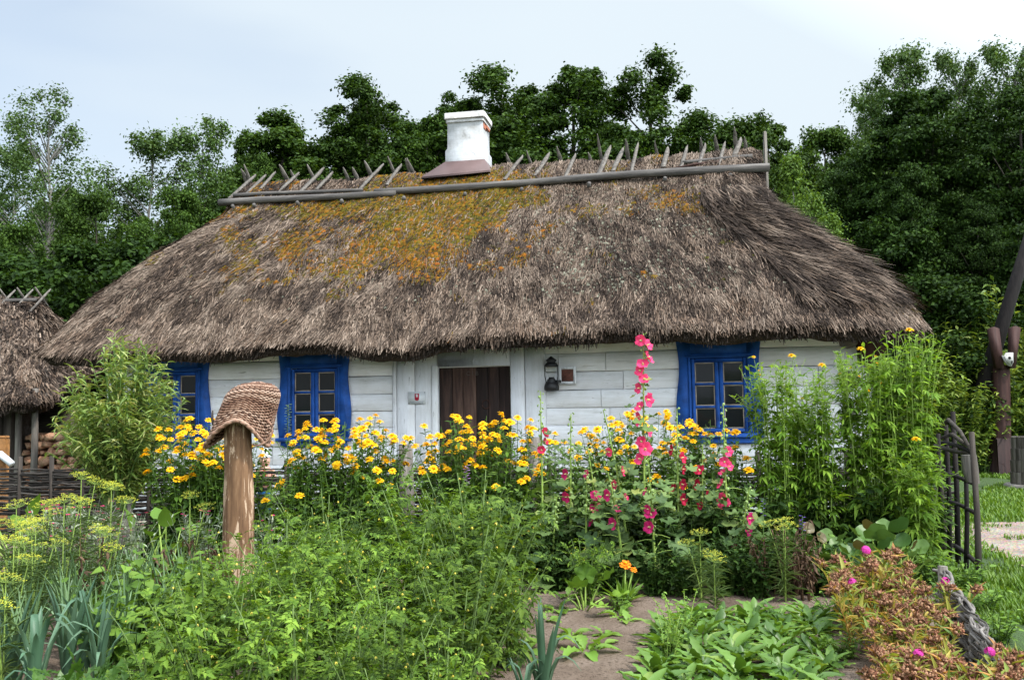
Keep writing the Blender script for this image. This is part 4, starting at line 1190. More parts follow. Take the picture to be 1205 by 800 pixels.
# ================================================================== SHED on the left
shed = empty('thatched_shed', 'low thatched shed of grey logs with an open porch, left of the cottage', 'shed', (-10.6, 17.2, 0), math.radians(-4))
SZ = lambda t, x, y: 1.75 + 2.05 * t + .42 * np.clip((x - 2.2) / .8, 0, 1) * (1 - t) ** 3 * np.clip((y + 2.0) / .8, 0, 1)
sro, _, _ = thatch(shed, lambda t: -5.5 + 1.0 * t, lambda t: 3.0 - 1.7 * t, lambda t: -2.6 + 2.6 * t, lambda t: 2.6 - 2.6 * t, SZ, 9, (24000, 9000, 800, 500), sides=(80, 46, 30, 30), levels=26, fringe=9000, bulk=.16, wid=(.008, .017), smooth=5)
mb = MB(); tube(mb, [(-4.6, -.1, 3.7), (1.5, -.1, 3.72)], .035, 8); tube(mb, [(.9, -.72, 3.22), (1.75, -.65, 3.24)], .045, 8); mb.build('ridge_pole', [MT['bark_pole']], sro)
for i, X in enumerate(np.arange(-4.2, 1.75, .36)):
    for s in (-1, 1):
        mb = MB(); dn = np.array([.08 * s, s * .74, .68]); c = np.array([X + s * .05, 0, 3.82]); a, b_ = c - dn * .75, c + dn * .2
        tube(mb, [a, c, b_], [.022, .024, .014], 6); mb.build('ridge_stake', [MT['grey_wood_z']], sro)
mb = MB(); zz = 0
for i in range(8): box(mb, -5.0, 2.1, -1.95 + .01 * (i % 2), -1.75, zz, zz + .222, 0, .02); zz += .225
mb.build('wall', [MT['shed_log']], shed)
mb = MB()
for (a, b_) in ((2.02, 2.12), (2.16, 2.3)): box(mb, a, b_, -1.99, -1.72, 0, 1.85, 0, .015)
mb.build('door_post', [MT['dark_wood']], shed)
mb = MB(); box(mb, -5, 2.3, 1.6, 1.8, 0, 2, 0); box(mb, 2.3, 3.6, -1.2, -1.1, 0, 1.6); box(mb, 2.1, 2.2, -1.7, 1.59, 0, 1.9); mb.build('back_wall', [MT['shed_log']], shed)
for X, Y in ((2.47, -2.05), (2.82, -2.15)):
    mb = MB(); tube(mb, [(X, Y, 0), (X + .01, Y, .9), (X, Y, 1.95)], [.06, .055, .05], 9, 0, True, .05); mb.build('porch_post', [MT['grey_wood_z']], shed)
# split firewood stacked in the porch
fw = []
rs = np.random.default_rng(8)
for row in range(9):
    for c in range(7):
        n = rs.integers(3, 6); a0 = rs.random() * 6; rr = rs.uniform(.045, .09)
        mb = MB(); poly = [(rr * math.cos(a0 + 2 * PI * k / n), rr * math.sin(a0 + 2 * PI * k / n)) for k in range(n)]
        prism(mb, poly[::-1], -.22, .22)
        o = mb.build('firewood_log', [MT['firewood']]); p = shed.matrix_basis if False else None
        lx, ly = 2.42 + c * .135 + rs.uniform(-.02, .02), -1.6 + rs.uniform(-.13, .13); o.rotation_euler = (rs.uniform(-.08, .08), 0, rs.uniform(-.2, .2))
        ca, sa = math.cos(math.radians(-4)), math.sin(math.radians(-4))
        o.location = (-10.6 + lx * ca - ly * sa, 17.2 + lx * sa + ly * ca, .08 + row * .132)
        tag(o, 'split log with a pale cut end in the firewood stack under the shed porch', 'firewood', 'firewood stacked in the shed porch')
# post with white pipe in front of the shed
yp = 11.9
pp = empty('yard_post', 'short orange brown post at the left edge before the shed', 'post', (gx(0, yp), yp, 0))
mb = MB(); box(mb, -.07, .07, -.06, .06, 0, 1.19, 0, .012); box(mb, -.3, .068, -.05, .05, 1.192, 1.23, 0, .01); mb.build('post', [plain('orange_wood', (.17, .075, .02), .7, .3, var=.4, vs=14)], pp)
mb = MB(); tube(mb, [(.02, -.1, 1.0), (.2, -.12, .86)], [.045, .045], 12); mb.build('drain_pipe', [MT['white_enamel']], pp)

# ================================================================== WATTLE FENCE
wf = empty('wattle_fence', 'long dark woven wattle fence running in front of the cottage', 'fence', (0, 0, 0))
sx_ = np.arange(-7.6, 4.2, .42); rs = np.random.default_rng(4)
for x in sx_:
    hgt = rs.uniform(.86, 1.02); mb = MB(); tube(mb, [(x, FY(x), -.1), (x + .01, FY(x), .5), (x + rs.uniform(-.02, .02), FY(x), hgt)], [.032, .03, .026], 7, 0, True, .06)
    mb.build('stake', [MT['dark_wood']], wf)
mb = MB()
for row in range(46):
    zb = .03 + row * .0178
    x = -7.7 + rs.random() * .5
    while x < 4.1:
        x1 = min(x + rs.uniform(1.6, 3.2), 4.25); xs = np.arange(x, x1 + .05, .07)
        ph = PI * row
        yy = FY(xs) + .036 * np.sin(PI * (xs + 7.6) / .42 + ph) + rs.normal(0, .004, len(xs))
        zz = zb + .02 * (vn(xs * 1.5, xs * 0 + row) - .5) * 2 + .004 * rs.normal(0, 1, len(xs))
        tubes(mb, np.stack([xs, yy, zz], 1)[None], np.linspace(.015, .008, len(xs))[None], 5); x = x1 - .12
mb.build('woven_withies', [MT['withy']], wf)
# two thicker posts seen above the flowers
for px, Y, tp, lb in ((478, 9.75, 522, 'thick grey fence post among the yellow flowers left of the door'), (632, 9.55, 516, 'grey brown fence post top beside the red hollyhock')):
    o = empty('fence_post', lb, 'post', (gx(px, Y), Y, 0), 0, 'posts of the wattle fence'); ht = 1.45 + (485 - tp) / F * Y
    mb = MB(); tube(mb, [(0, 0, -.1), (.01, 0, .5), (0, 0, ht)], [.09, .085, .075], 12, 0, True, .06); mb.build('shaft', [MT['grey_wood_z']], o)

# garden figure half hidden behind the flowers (white cap, red and blue clothes)
gf = empty('garden_figurine', 'small painted garden figurine in white, red and blue behind the post', 'figurine', (gx(311, 10.4), 10.4, .0))
mb = MB(); lathe(mb, [(.09, .0), (.1, .03), (.085, .3), (.075, .5), (.08, .62)], 14, (0, 0)); mb.build('trousers', [plain('figure_blue', (.03, .16, .42), .5, .4)], gf)
mb = MB(); lathe(mb, [(.082, .62), (.095, .68), (.09, .8), (.05, .86)], 14)
for s in (-1, 1): tube(mb, [(s * .08, 0, .82), (s * .12, -.03, .74), (s * .09, -.09, .68)], [.03, .028, .022], 8)
mb.build('jacket', [plain('figure_pale', (.55, .3, .22), .5, .4)], gf)
mb = MB(); lathe(mb, [(.03, .86), (.055, .88), (.062, .93), (.05, .98), (.02, 1.0)], 14); lathe(mb, [(.012, .915), (.014, .93), (.006, .945)], 8, (0, -.062)); mb.build('head', [plain('figure_skin', (.6, .34, .25), .5, .4)], gf)
mb = MB(); lathe(mb, [(.065, .965), (.06, 1.0), (.035, 1.06), (.008, 1.1)], 14); mb.build('cap', [MT['white_enamel']], gf)
mb = MB(); tube(mb, [(.02, -.09, .84), (.03, -.105, .72)], [.016, .022], 8); mb.build('scarf', [plain('figure_red', (.5, .03, .03), .5, .4)], gf)

# ================================================================== LOG POST AND BASKET
PY = 6.9; PX = gx(280.5, PY, 1.0)
post = empty('log_post', 'stout peeling brown log post standing among the vegetables', 'post', (PX, PY, 0))
n = 22; z = np.linspace(-.1, 1.42, n); a = np.arange(28) * 2 * PI / 28; rings = []
for zz in z:
    rr = .114 + .006 * np.sin(a * 2 + zz * 3) + .006 * (vn(a * 2.2, zz * 5 + 0 * a, 3) - .5) * 2 - .01 * zz / 1.4
    rings.append(np.stack([rr * np.cos(a) + .006 * math.sin(zz * 3), rr * np.sin(a), np.full(28, zz)], 1))
mb = MB(); loft(mb, rings, True, 0, True, True); mb.build('trunk', [MT['post']], post, True)

bk = empty('wicker_basket', 'brown wicker basket hanging upside down over the log post', 'basket', (PX + .02, PY, 1.32))
AX = np.array([.3, .05, 1.0]); UX = np.array([1.0, 0, .0]); UY = np.array([0, 1.0, 0])
def bpt(phi, v):
    """v 0 rim .. 1 crown; the rim drops at both sides and rises in front"""
    phi = np.asarray(phi, float); v = np.asarray(v, float)
    rad = np.where(v < .72, .222 - .03 * v, (.222 - .03 * .72) * np.sqrt(np.clip(1 - ((v - .72) / .28) ** 2 * .98, 0, 1)))
    rim = -.2 * np.abs(np.cos(phi)) ** 1.7 + .085
    hh = rim * (1 - v) ** 1.2 + .385 * v
    fl = 1 + .06 * (1 - v) ** 2
    return (rad * fl * np.cos(phi))[..., None] * UX + (rad * fl * .92 * np.sin(phi))[..., None] * UY + hh[..., None] * AX
ph = np.linspace(0, 2 * PI, 185); mb = MB()
NR = 54; rib = 2 * PI / NR
for i in range(38):
    v = .012 + i * .0256
    P = bpt(ph, np.full_like(ph, v)); c = bpt(ph, np.full_like(ph, v)) ; out = nrm((c - c[:, 2:] * AX) * [1, 1, 0])
    P = P + out * (.008 * np.sin(ph / rib * PI + PI * (i % 2)))[:, None]
    tubes(mb, P[None], np.full((1, len(ph)), .0056 if i else .014), 5)
for k in range(NR):
    vv = np.linspace(0, 1, 14); P = bpt(np.full(14, k * rib), vv); tubes(mb, P[None], np.linspace(.0065, .004, 14)[None], 5)
P = bpt(ph, np.zeros_like(ph)); tubes(mb, (P + AX * .012)[None], np.full((1, 185), .013), 6)
mb.build('woven_body', [MT['wicker']], bk)
mb = MB(); vs = np.linspace(.02, 1, 14); pc = np.linspace(0, 2 * PI, 40, endpoint=False); loft(mb, [bpt(pc, np.full(40, v)) - AX * .008 + (0 if v > .99 else 0) for v in vs * .985], True)
for V in mb.v: V *= .965
mb.build('dark_inner_shell', [MT['wicker_in']], bk)  # added shell, its dark colour stands for shade behind the weave
mb = MB(); t = np.linspace(0, 1, 14); a = t * PI
hq = np.array([[v.x - PX - .02, v.y - PY, v.z - 1.32] for v in (unproj(qx, qy, 6.78) for qx, qy in ((314, 494), (319, 499), (321, 507), (318, 515), (312, 521), (304, 524), (297, 523)))]); hp = hq
tube(mb, hp, .008, 7); mb.build('handle', [MT['wicker']], bk)
mb = MB(); e2 = bpt(np.array([PI]), np.array([.3]))[0]; tube(mb, [e2, e2 + np.array([-.02, 0, .07]), e2 + np.array([-.015, 0, .13])], [.014, .011, .004], 6); mb.build('broken_rod', [MT['dark_wood']], bk)

# ================================================================== RIGHT: GATE, WELL SWEEP, LOW EDGING
gt = empty('rustic_gate', 'dark rustic gate of rough poles with curved branches on top', 'gate', (3.86, 7.25, 0))
def gp(px, py, Y): v = unproj(px, py, Y); return np.array([v.x - 3.86, v.y - 7.25, v.z])
def pole2(name, pts, rad, mat='dark_wood', parent=None, sides=9):
    mb = MB(); tube(mb, pts, rad, sides, 0, True, .06); return mb.build(name, [MT[mat]], parent or gt)
g0 = lambda px, Y: np.array([gx(px, Y) - 3.86, Y - 7.25, -.05])
for px0, px1, ty, Y, r in ((1152, 1143, 508, 7.25, .034), (1136, 1136, 540, 7.7, .028), (1127, 1121, 484, 8.3, .034), (1117, 1113, 500, 8.5, .03), (1106, 1104, 510, 8.65, .03)):
    b_ = g0(px0, Y); tp = gp(px1, ty, Y); r *= .68; pole2('upright', [b_, (b_ + tp) / 2 + np.array([.012, 0, 0]), tp], [r * 1.1, r, r * .9], 'black_wood' if px0 < 1150 else 'dark_wood')
for (a, b_, r) in (((1110, 520, 8.5), (1146, 533, 7.3), .024), ((1108, 556, 8.55), (1148, 570, 7.28), .024), ((1118, 590, 8.45), (1150, 605, 7.28), .024), ((1124, 642, 8.3), (1152, 665, 7.28), .026)):
    A = gp(*a); B = gp(*b_); r *= .7; pole2('rail', [A, (A + B) / 2 + np.array([0, 0, .012]), B], [r, r * 1.05, r], 'black_wood')
for pts in ([(1104, 505, 8.5), (1116, 494, 8.3), (1130, 508, 7.8), (1143, 530, 7.35)], [(1108, 515, 8.5), (1120, 511, 8.2), (1132, 520, 7.8), (1142, 526, 7.4)], [(1100, 524, 8.6), (1112, 528, 8.2), (1128, 532, 7.8), (1143, 533, 7.4)]):
    pole2('curved_branch', [gp(*p) for p in pts], [.014, .019, .018, .014], 'dark_wood')
mb = MB(); c = gp(1139, 535, 7.3)
loft(mb, [[c + np.array(q) for q in ((-.05, -.05, 0), (.045, -.05, 0), (.045, .02, 0), (-.05, .02, 0))], [c + np.array(q) for q in ((-.045, -.05, -.12), (.055, -.05, -.12), (.055, .02, -.12), (-.045, .02, -.12))], [c + np.array(q) for q in ((-.02, -.05, -.22), (.06, -.05, -.23), (.06, .02, -.23), (-.02, .02, -.22))]], True, 0, True, True)
mb.build('hanging_board', [MT['grey_wood_z']], gt)

WY = 18.4
ws = empty('well_sweep', 'tall red brown forked post carrying a long slanting well pole', 'well sweep', (gx(1180, WY), WY, 0))
def wp(px, py, Y=WY): v = unproj(px, py, Y); return np.array([v.x - ws.location.x, v.y - WY, v.z])
mb = MB(); tp = wp(1177, 430); box(mb, -.19, .19, -.18, .18, -.05, .749, 0, .02); mb.build('post_base', [MT['redbrown_dark']], ws)
mb = MB(); loft(mb, [[(-.14, -.14, .75), (.14, -.14, .75), (.14, .14, .75), (-.14, .14, .75)], [(tp[0] - .13, -.13, tp[2]), (tp[0] + .13, -.13, tp[2]), (tp[0] + .13, .13, tp[2]), (tp[0] - .13, .13, tp[2])]], True, 0, True, True); mb.build('post', [MT['redbrown']], ws)
def arm(b0, b1, t0, t1, by, ty):
    A, B, C, D = wp(b0, by), wp(b1, by), wp(t1, ty), wp(t0, ty)
    mb = MB(); prism(mb, [(A[0], A[2]), (B[0], B[2]), (C[0], C[2]), ((C[0] + D[0]) / 2, C[2] + .04), (D[0], D[2])], -.26, -.14); return mb.build('fork_arm', [MT['redbrown']], ws)
arm(1165, 1174, 1157, 1168, 434, 388); arm(1181, 1187, 1182, 1193, 434, 387)
mb = MB(); A, B = wp(1236, 200, 18.6), wp(1137, 520, 18.6); tube(mb, [A, (A + B) / 2, B], [.1, .13, .17], 12, 0, True, .04); mb.build('sweep_pole', [MT['black_wood']], ws)
mb = MB(); q = wp(1177.5, 423, WY); q = np.array([q[0], 0, q[2]])
K_ = .0175
pol = [(q[0] + x_ * K_, q[2] + z_ * K_) for x_, z_ in ((-7.5, 4), (-4.5, 3), (-2.5, 7), (5.5, 7), (5, -4), (2.5, -9), (-1, -8), (-4.5, -4))]
prism(mb, pol, -.31, -.265); prism(mb, [(q[0] + (x_ - q[0]) * .8, q[2] + (z_ - q[2]) * .8) for x_, z_ in pol], -.335, -.3105)
wb = mb.build('bone_plate', [MT['bone']], ws); tag(wb, 'bleached white animal skull nailed in the fork')
mb = MB()
for s, zz, rr in ((.0, .015, .03), (.045, -.06, .018), (.04, -.095, .016)): tube(mb, [q + np.array((s, -.332, zz)), q + np.array((s, -.338, zz))], rr, 10)
mb.build('eye_socket', [MT['dark']], wb)

wl = empty('well_curb', 'round grey planked well curb on a stone step at the right edge', 'well', (gx(1221, 15.4), 15.4, 0))
mb = MB()
for i in range(22):
    a = i * 2 * PI / 22; c, s = math.cos(a), math.sin(a); tq = np.array([-s, c])
    for zr in range(4):
        z0 = .08 + zr * .2; R = .4 - .015 * zr; hw = R * math.tan(PI / 22) * .96
        P = [np.array([c, s]) * R + tq * hw * k for k in (-1, 1)] + [np.array([c, s]) * (R - .05) + tq * hw * k for k in (1, -1)]
        loft(mb, [[(p[0], p[1], z0) for p in P], [(p[0], p[1], z0 + .195) for p in P]], True, 0, True, True)
mb.build('planked_wall', [MT['grey_wood_z']], wl)
mb = MB(); lathe(mb, [(.52, -.02), (.52, .05), (.49, .075)], 16); mb.build('stone_step', [MT['stone']], wl)
mb = MB(); lathe(mb, [(.36, .6), (.36, .62)], 20); mb.build('dark_shaft', [MT['dark']], wl)

bh = empty('blue_beehive', 'blue wooden beehive with a pale lid standing behind the well', 'beehive', (gx(1202, 23), 23, 0))
mb = MB(); box(mb, -.42, .42, -.3, .3, .12, .82, 0, .01)
for s in (-1, 1): box(mb, s * .34 - .04, s * .34 + .04, -.28, .28, -.02, .118)
mb.build('body', [MT['blue_box']], bh)
mb = MB(); box(mb, -.46, .46, -.34, .34, .822, .98, 0, .02); mb.build('lid', [MT['pale_blue']], bh)
mb = MB(); box(mb, -.14, .14, -.312, -.302, .2, .6); mb.build('entrance', [MT['dark']], bh)

bn = empty('plank_bench', 'low dark plank bench behind the forked post', 'bench', (gx(1168, 20.6), 20.6, 0))
mb = MB(); box(mb, -.55, .55, -.2, .2, .62, .7, 0, .01); mb.build('seat', [MT['dark_wood']], bn)
for s in (-1, 1):
    mb = MB(); box(mb, s * .42 - .05, s * .42 + .05, -.16, .16, -.02, .619, 0, .01); mb.build('leg', [MT['dark_wood']], bn)
tr = empty('wooden_trough', 'small dark wooden trough with a grey gabled cover behind the gate', 'trough', (gx(1138, 20.0), 20.0, 0))
mb = MB(); box(mb, -.36, .36, -.35, .35, -.02, .85, 0, .015); mb.build('box', [MT['dark_wood']], tr)
mb = MB(); prism(mb, [(-.44, .852), (.44, .852), (.0, 1.2)], -.42, .42); mb.build('gabled_cover', [MT['grey_wood_z']], tr)
sp = empty('lawn_post', 'weathered grey post standing on the lawn behind the gate', 'post', (gx(1154, 19.2), 19.2, 0))
mb = MB(); tube(mb, [(0, 0, -.05), (.01, 0, .5), (.03, 0, 1.06)], [.13, .12, .115], 10, 0, True, .08); mb.build('shaft', [MT['grey_wood_z']], sp)

# low woven edging on the right
le = empty('wattle_edging', 'low pale woven edging beside the bed of withered flowers', 'edging', (2.7, 5.7, 0))
E0 = np.array([unproj(1110, 690, 5.75).x - 2.7, .05]); E1 = np.array([-.12 - .32 + .18, -1.75]); 
E1 = np.array([gx(1192, 4.15, .25) - 2.7, -1.55]); EE = lambda t: E0[None] * (1 - np.asarray(t))[:, None] + E1[None] * np.asarray(t)[:, None]
for t, h in ((0.0, .43), (.17, .36), (.34, .31), (.52, .27), (.7, .24), (1.0, .2), (1.25, .2)):
    p = EE([t])[0]; mb = MB(); tube(mb, [(p[0], p[1], -.08), (p[0], p[1], h)], [.032, .029], 9, 0, True, .06); mb.build('stake', [MT['grey_wood_z']], le)
mb = MB(); rs = np.random.default_rng(12); nrm2 = np.array([E1[1] - E0[1], -(E1[0] - E0[0])]); nrm2 /= np.linalg.norm(nrm2)
for row in range(34):
    t = np.linspace(-.04 + rs.uniform(-.03, .03), rs.uniform(.85, 1.3), 34); p = EE(t); off = rs.uniform(.015, .036) * np.sin(t / rs.uniform(.15, .2) * PI + PI * row + rs.normal(0, .6)) + .02 * (vn(t * 6, t * 0 + row * 2.3, 3) - .5) + rs.normal(0, .007, 34)
    zz = (.015 + row * .012) * (1 - .45 * np.clip(t, 0, 1.3)) + .06 * (vn(t * 5, t * 0 + row * 1.7) - .5) + (.05 * (row > 99) * np.sin(t * 9))
    tubes(mb, np.concatenate([p + nrm2 * off[:, None], zz[:, None]], 1)[None], (np.linspace(.011, .006, 34) * rs.uniform(.6, 1.5))[None], 6)
mb.build('woven_withies', [MT['pale_withy']], le)
# ================================================================== FLOWERS AND VEGETABLES
def dome_flower(n1, n2, R, mats, n3=5, up=.35):
    """double daisy: two or three rings of petals round a domed centre; faces +z"""
    mb = MB(); r = np.random.default_rng(n1)
    for n, rad, el, L in ((n1, .12, -12, .92), (n2, .08, 14, .72), (n3, .03, 45, .48)):
        a = np.arange(n) * 2 * PI / n + r.uniform(-.15, .15, n) + n; e = np.radians(el + r.normal(0, 8, n))
        D = np.stack([np.cos(a) * np.cos(e), np.sin(a) * np.cos(e), np.sin(e)], 1); P = np.stack([np.cos(a) * rad * R, np.sin(a) * rad * R, np.full(n, .12 * R)], 1)
        stamp(mb, PET, P, D, np.array([[0, 0, 1.0]] * n), L * R * r.uniform(.9, 1.1, n), R * .42, 0)
    lathe(mb, [(R * .18, .1 * R), (R * .28, .2 * R), (R * .22, (.3 + up * .4) * R), (.02 * R, (.36 + up * .4) * R)], 9, (0, 0), 1)
    lathe(mb, [(R * .03, -.35 * R), (R * .12, -.1 * R), (R * .2, .08 * R)], 7, (0, 0), 2)
    return mb.mesh('flower', mats)
PET = T_leaf([(.4, .42), (.8, .5), (.94, .3)], -.12, .12)
YF = [dome_flower(13, 11, .045, [MT['yellow'], MT['yellow_c'], MT['stem_green']], 8), dome_flower(12, 9, .04, [MT['yellow'], MT['yellow_c'], MT['stem_green']], 7, .6)]


def put_flower(me, parent, p, D, s, name='flower'):
    o = bpy.data.objects.new(name, me); COL.objects.link(o); o.parent = parent; o.location = p
    o.rotation_euler = Vector(D).to_track_quat('Z', 'Y').to_euler(); o.scale = (s,) * 3; return o


def tocam(root, k=.6, jit=.35, up=.8):
    d = np.array([-root.location.x, -root.location.y, 0]); d /= np.linalg.norm(d)
    return nrm(d * k + np.array([0, 0, up]) + rng.normal(0, jit, 3))


# --- yellow flower clumps along the fence
def yellow_clump(px, Y, half, h0, h1, nst, nfl, label, seed):
    r = np.random.default_rng(seed); o = empty('yellow_flower_clump', label, 'flowers', (gx(px, Y), Y, 0), 0, 'clumps of yellow flowers along the wattle fence')
    B, C, Tp = stems_gen(nst, .3, .4, h0, h1, (0, 0), r)
    sxx = half / .4; B[:, 0] *= sxx; C[:, 0] *= sxx; Tp[:, 0] *= sxx
    e = np.abs(Tp[:, 0]) / half; Tp[:, 2] *= 1 - .22 * np.clip(e - .35, 0, 1) ** 1.5
    Tp[:, 2] -= .28 * np.clip(-Tp[:, 1] / .4, 0, 1) * r.random(nst)
    mb = MB(); stem_mesh(mb, B, C, Tp, .006, .0025, 5); mb.build('stem', [MT['stem_green']], o)
    mb = MB(); leaf_on_stems(mb, B, C, Tp, 30, .05, .97, [OVAL, LANCE], .07, .14, .42, 0, (-35, 40), r, .45); mb.build('foliage', [MT['helio']], o)
    idx = np.argsort(-Tp[:, 2] * .6 - r.random(nst) * .7 + Tp[:, 1] * .6)[:nfl]
    for i in idx:
        D = nrm(Tp[i] - C[i]) * .5 + tocam(o, .35, .3, .8) * .7
        put_flower(YF[r.integers(0, 2)], o, Tp[i] + D * .01, D, r.uniform(.8, 1.2))
    bd = [i for i in range(nst) if i not in set(idx)]
    mb = MB()
    for i in bd: lathe(mb, [(.004, -.01), (.012, 0), (.01, .012), (.002, .018)], 6, (0, 0)); mb.v[-1] = mb.v[-1]
    return o
yellow_clump(243, 8.75, .62, .92, 1.42, 150, 97, 'clump of yellow double flowers left of the log post, under the leftmost visible window', 1)
yellow_clump(408, 8.75, .64, .92, 1.42, 150, 97, 'clump of yellow double flowers under the window left of the door', 2)
yellow_clump(568, 8.6, .62, .92, 1.46, 160, 100, 'fullest clump of yellow double flowers before the brown door', 3)
yellow_clump(762, 8.7, .62, .95, 1.42, 135, 82, 'clump of yellow double flowers behind the pink hollyhocks', 4)
yellow_clump(845, 8.6, .3, .95, 1.36, 40, 16, 'small clump of yellow double flowers under the right window', 5)
yellow_clump(662, 8.5, .28, .8, 1.2, 40, 9, 'small gappy clump of yellow flowers between door and hollyhocks', 6)
yellow_clump(340, 8.4, .22, .75, 1.05, 26, 6, 'few low yellow flowers just right of the log post', 7)

# --- dark leafy undergrowth along the fence
def leafy_proto(name, seed, h, rad, n, per, T, L0, L1, wr, lm, sm='stem_green', el=(-20, 45)):
    r = np.random.default_rng(seed); root = bpy.data.objects.new(name, None); COL.objects.link(root)
    B, C, Tp = stems_gen(n, rad * .45, rad, h * .5, h, (0, 0), r)
    mb = MB(); stem_mesh(mb, B, C, Tp, .006, .002, 5); mb.build('stem', [MT[sm]], root)
    mb = MB(); leaf_on_stems(mb, B, C, Tp, per, .15, 1, T, L0, L1, wr, 0, el, r, .3); mb.build('foliage', [MT[lm]], root)
    root.location = (0, -300, 0); return kids(root)
used = set()
def place(proto, loc, rz, s, label, cat, group, tilt=(0, 0)):
    if proto.name not in used:
        used.add(proto.name); o = proto; o.location = loc; o.rotation_euler = (tilt[0], tilt[1], rz); o.scale = (s,) * 3
        tag(o, label, cat, group); return o
    o = copy_thing(proto, loc, rz, s, label, group, tilt); o['category'] = cat; return o
ug = leafy_proto('leafy_plant', 2, .85, .38, 34, 16, [OVAL, LANCE], .09, .17, .5, 'dark_leaf')
UG = [(185, 8.3, .75, 'between willow shrub and log post'), (330, 8.15, .8, 'right behind the log post'), (390, 8.0, .7, 'below the flowers left of the door'), (500, 8.0, .75, 'below the flowers near the door'), (600, 7.9, .8, 'at the left foot of the hollyhocks'), (655, 7.9, .75, 'beside the yellow hollyhock leaves'),
      (700, 8.1, .95, 'in the shade behind the hollyhock stems'), (745, 8.2, .95, 'behind the tallest hollyhock'), (790, 8.1, .95, 'behind the middle hollyhocks'), (835, 8.2, 1.0, 'between hollyhocks and tall green stems'), (880, 8.0, .95, 'left foot of the tall green stems'), (905, 7.2, .55, 'by the small yellow umbels'), (930, 8.2, 1.0, 'below the tall green stems'), (985, 8.2, .95, 'behind the leathery leaves'), (1040, 8.1, .95, 'right of the leathery leaves'), (870, 7.3, .6, 'at the back edge of the chicory bed'), (1085, 8.0, .8, 'at the foot of the gate'), (705, 7.7, .8, 'filling under the low magenta hollyhocks'), (765, 7.6, .8, 'filling under the tallest hollyhock'), (815, 7.6, .85, 'filling under the crimson hollyhocks'), (850, 7.75, .9, 'filling under the pink hollyhock by the window'), (640, 7.6, .7, 'filling under the slim hollyhock'), (570, 7.7, .85, 'between tomatoes and the door flowers'), (440, 7.7, .85, 'between tomatoes and the flowers left of the door'), (285, 7.9, .8, 'hidden behind the log post'), (775, 7.0, .5, 'low at the front foot of the hollyhocks'), (812, 6.95, .5, 'low behind the small dill'), (855, 7.0, .52, 'low at the back edge of the chicory, left'), (890, 6.9, .5, 'low at the back edge of the chicory, middle'), (925, 7.1, .6, 'low behind the yellow umbels'), (960, 6.95, .55, 'low beside the dry brown stalks'), (655, 7.25, .45, 'low at the shaded end of the bare soil'), (722, 7.1, .45, 'low behind the orange marigold')]
for i, (px, Y, s, lb) in enumerate(UG):
    place(ug, (gx(px, Y), Y, 0), i * 1.1, s, 'dark green leafy plant ' + lb, 'plant', 'dark leafy plants along the fence')

# --- hollyhocks
def holly_flower(mats, R=.05):
    mb = MB(); n = 30; a = np.arange(n) * 2 * PI / n
    w_ = 1 + .05 * np.cos(a * 5) + .06 * np.cos(a * 15 + 1) + .04 * np.cos(a * 7); rings = []
    for f, z in ((.12, 0), (.45, .22), (.8, .34), (1.0, .36)):
        k = 1 + (w_ - 1) * f; rings.append(np.stack([R * f * k * np.cos(a), R * f * k * np.sin(a), R * (z + .13 * f * np.cos(a * 5 + 1) + .09 * f * np.cos(a * 13))], 1))
    loft(mb, rings, True, 0); lathe(mb, [(R * .13, -.05 * R), (R * .12, .3 * R), (R * .05, .5 * R)], 8, (0, 0), 1); lathe(mb, [(R * .05, -.4 * R), (R * .3, -.2 * R), (R * .26, .06 * R)], 7, (0, 0), 2)
    return mb.mesh('flower', mats, True)
HF = {k: holly_flower([MT[k], MT['cream'], MT['bud']]) for k in ('pink', 'magenta', 'crimson')}
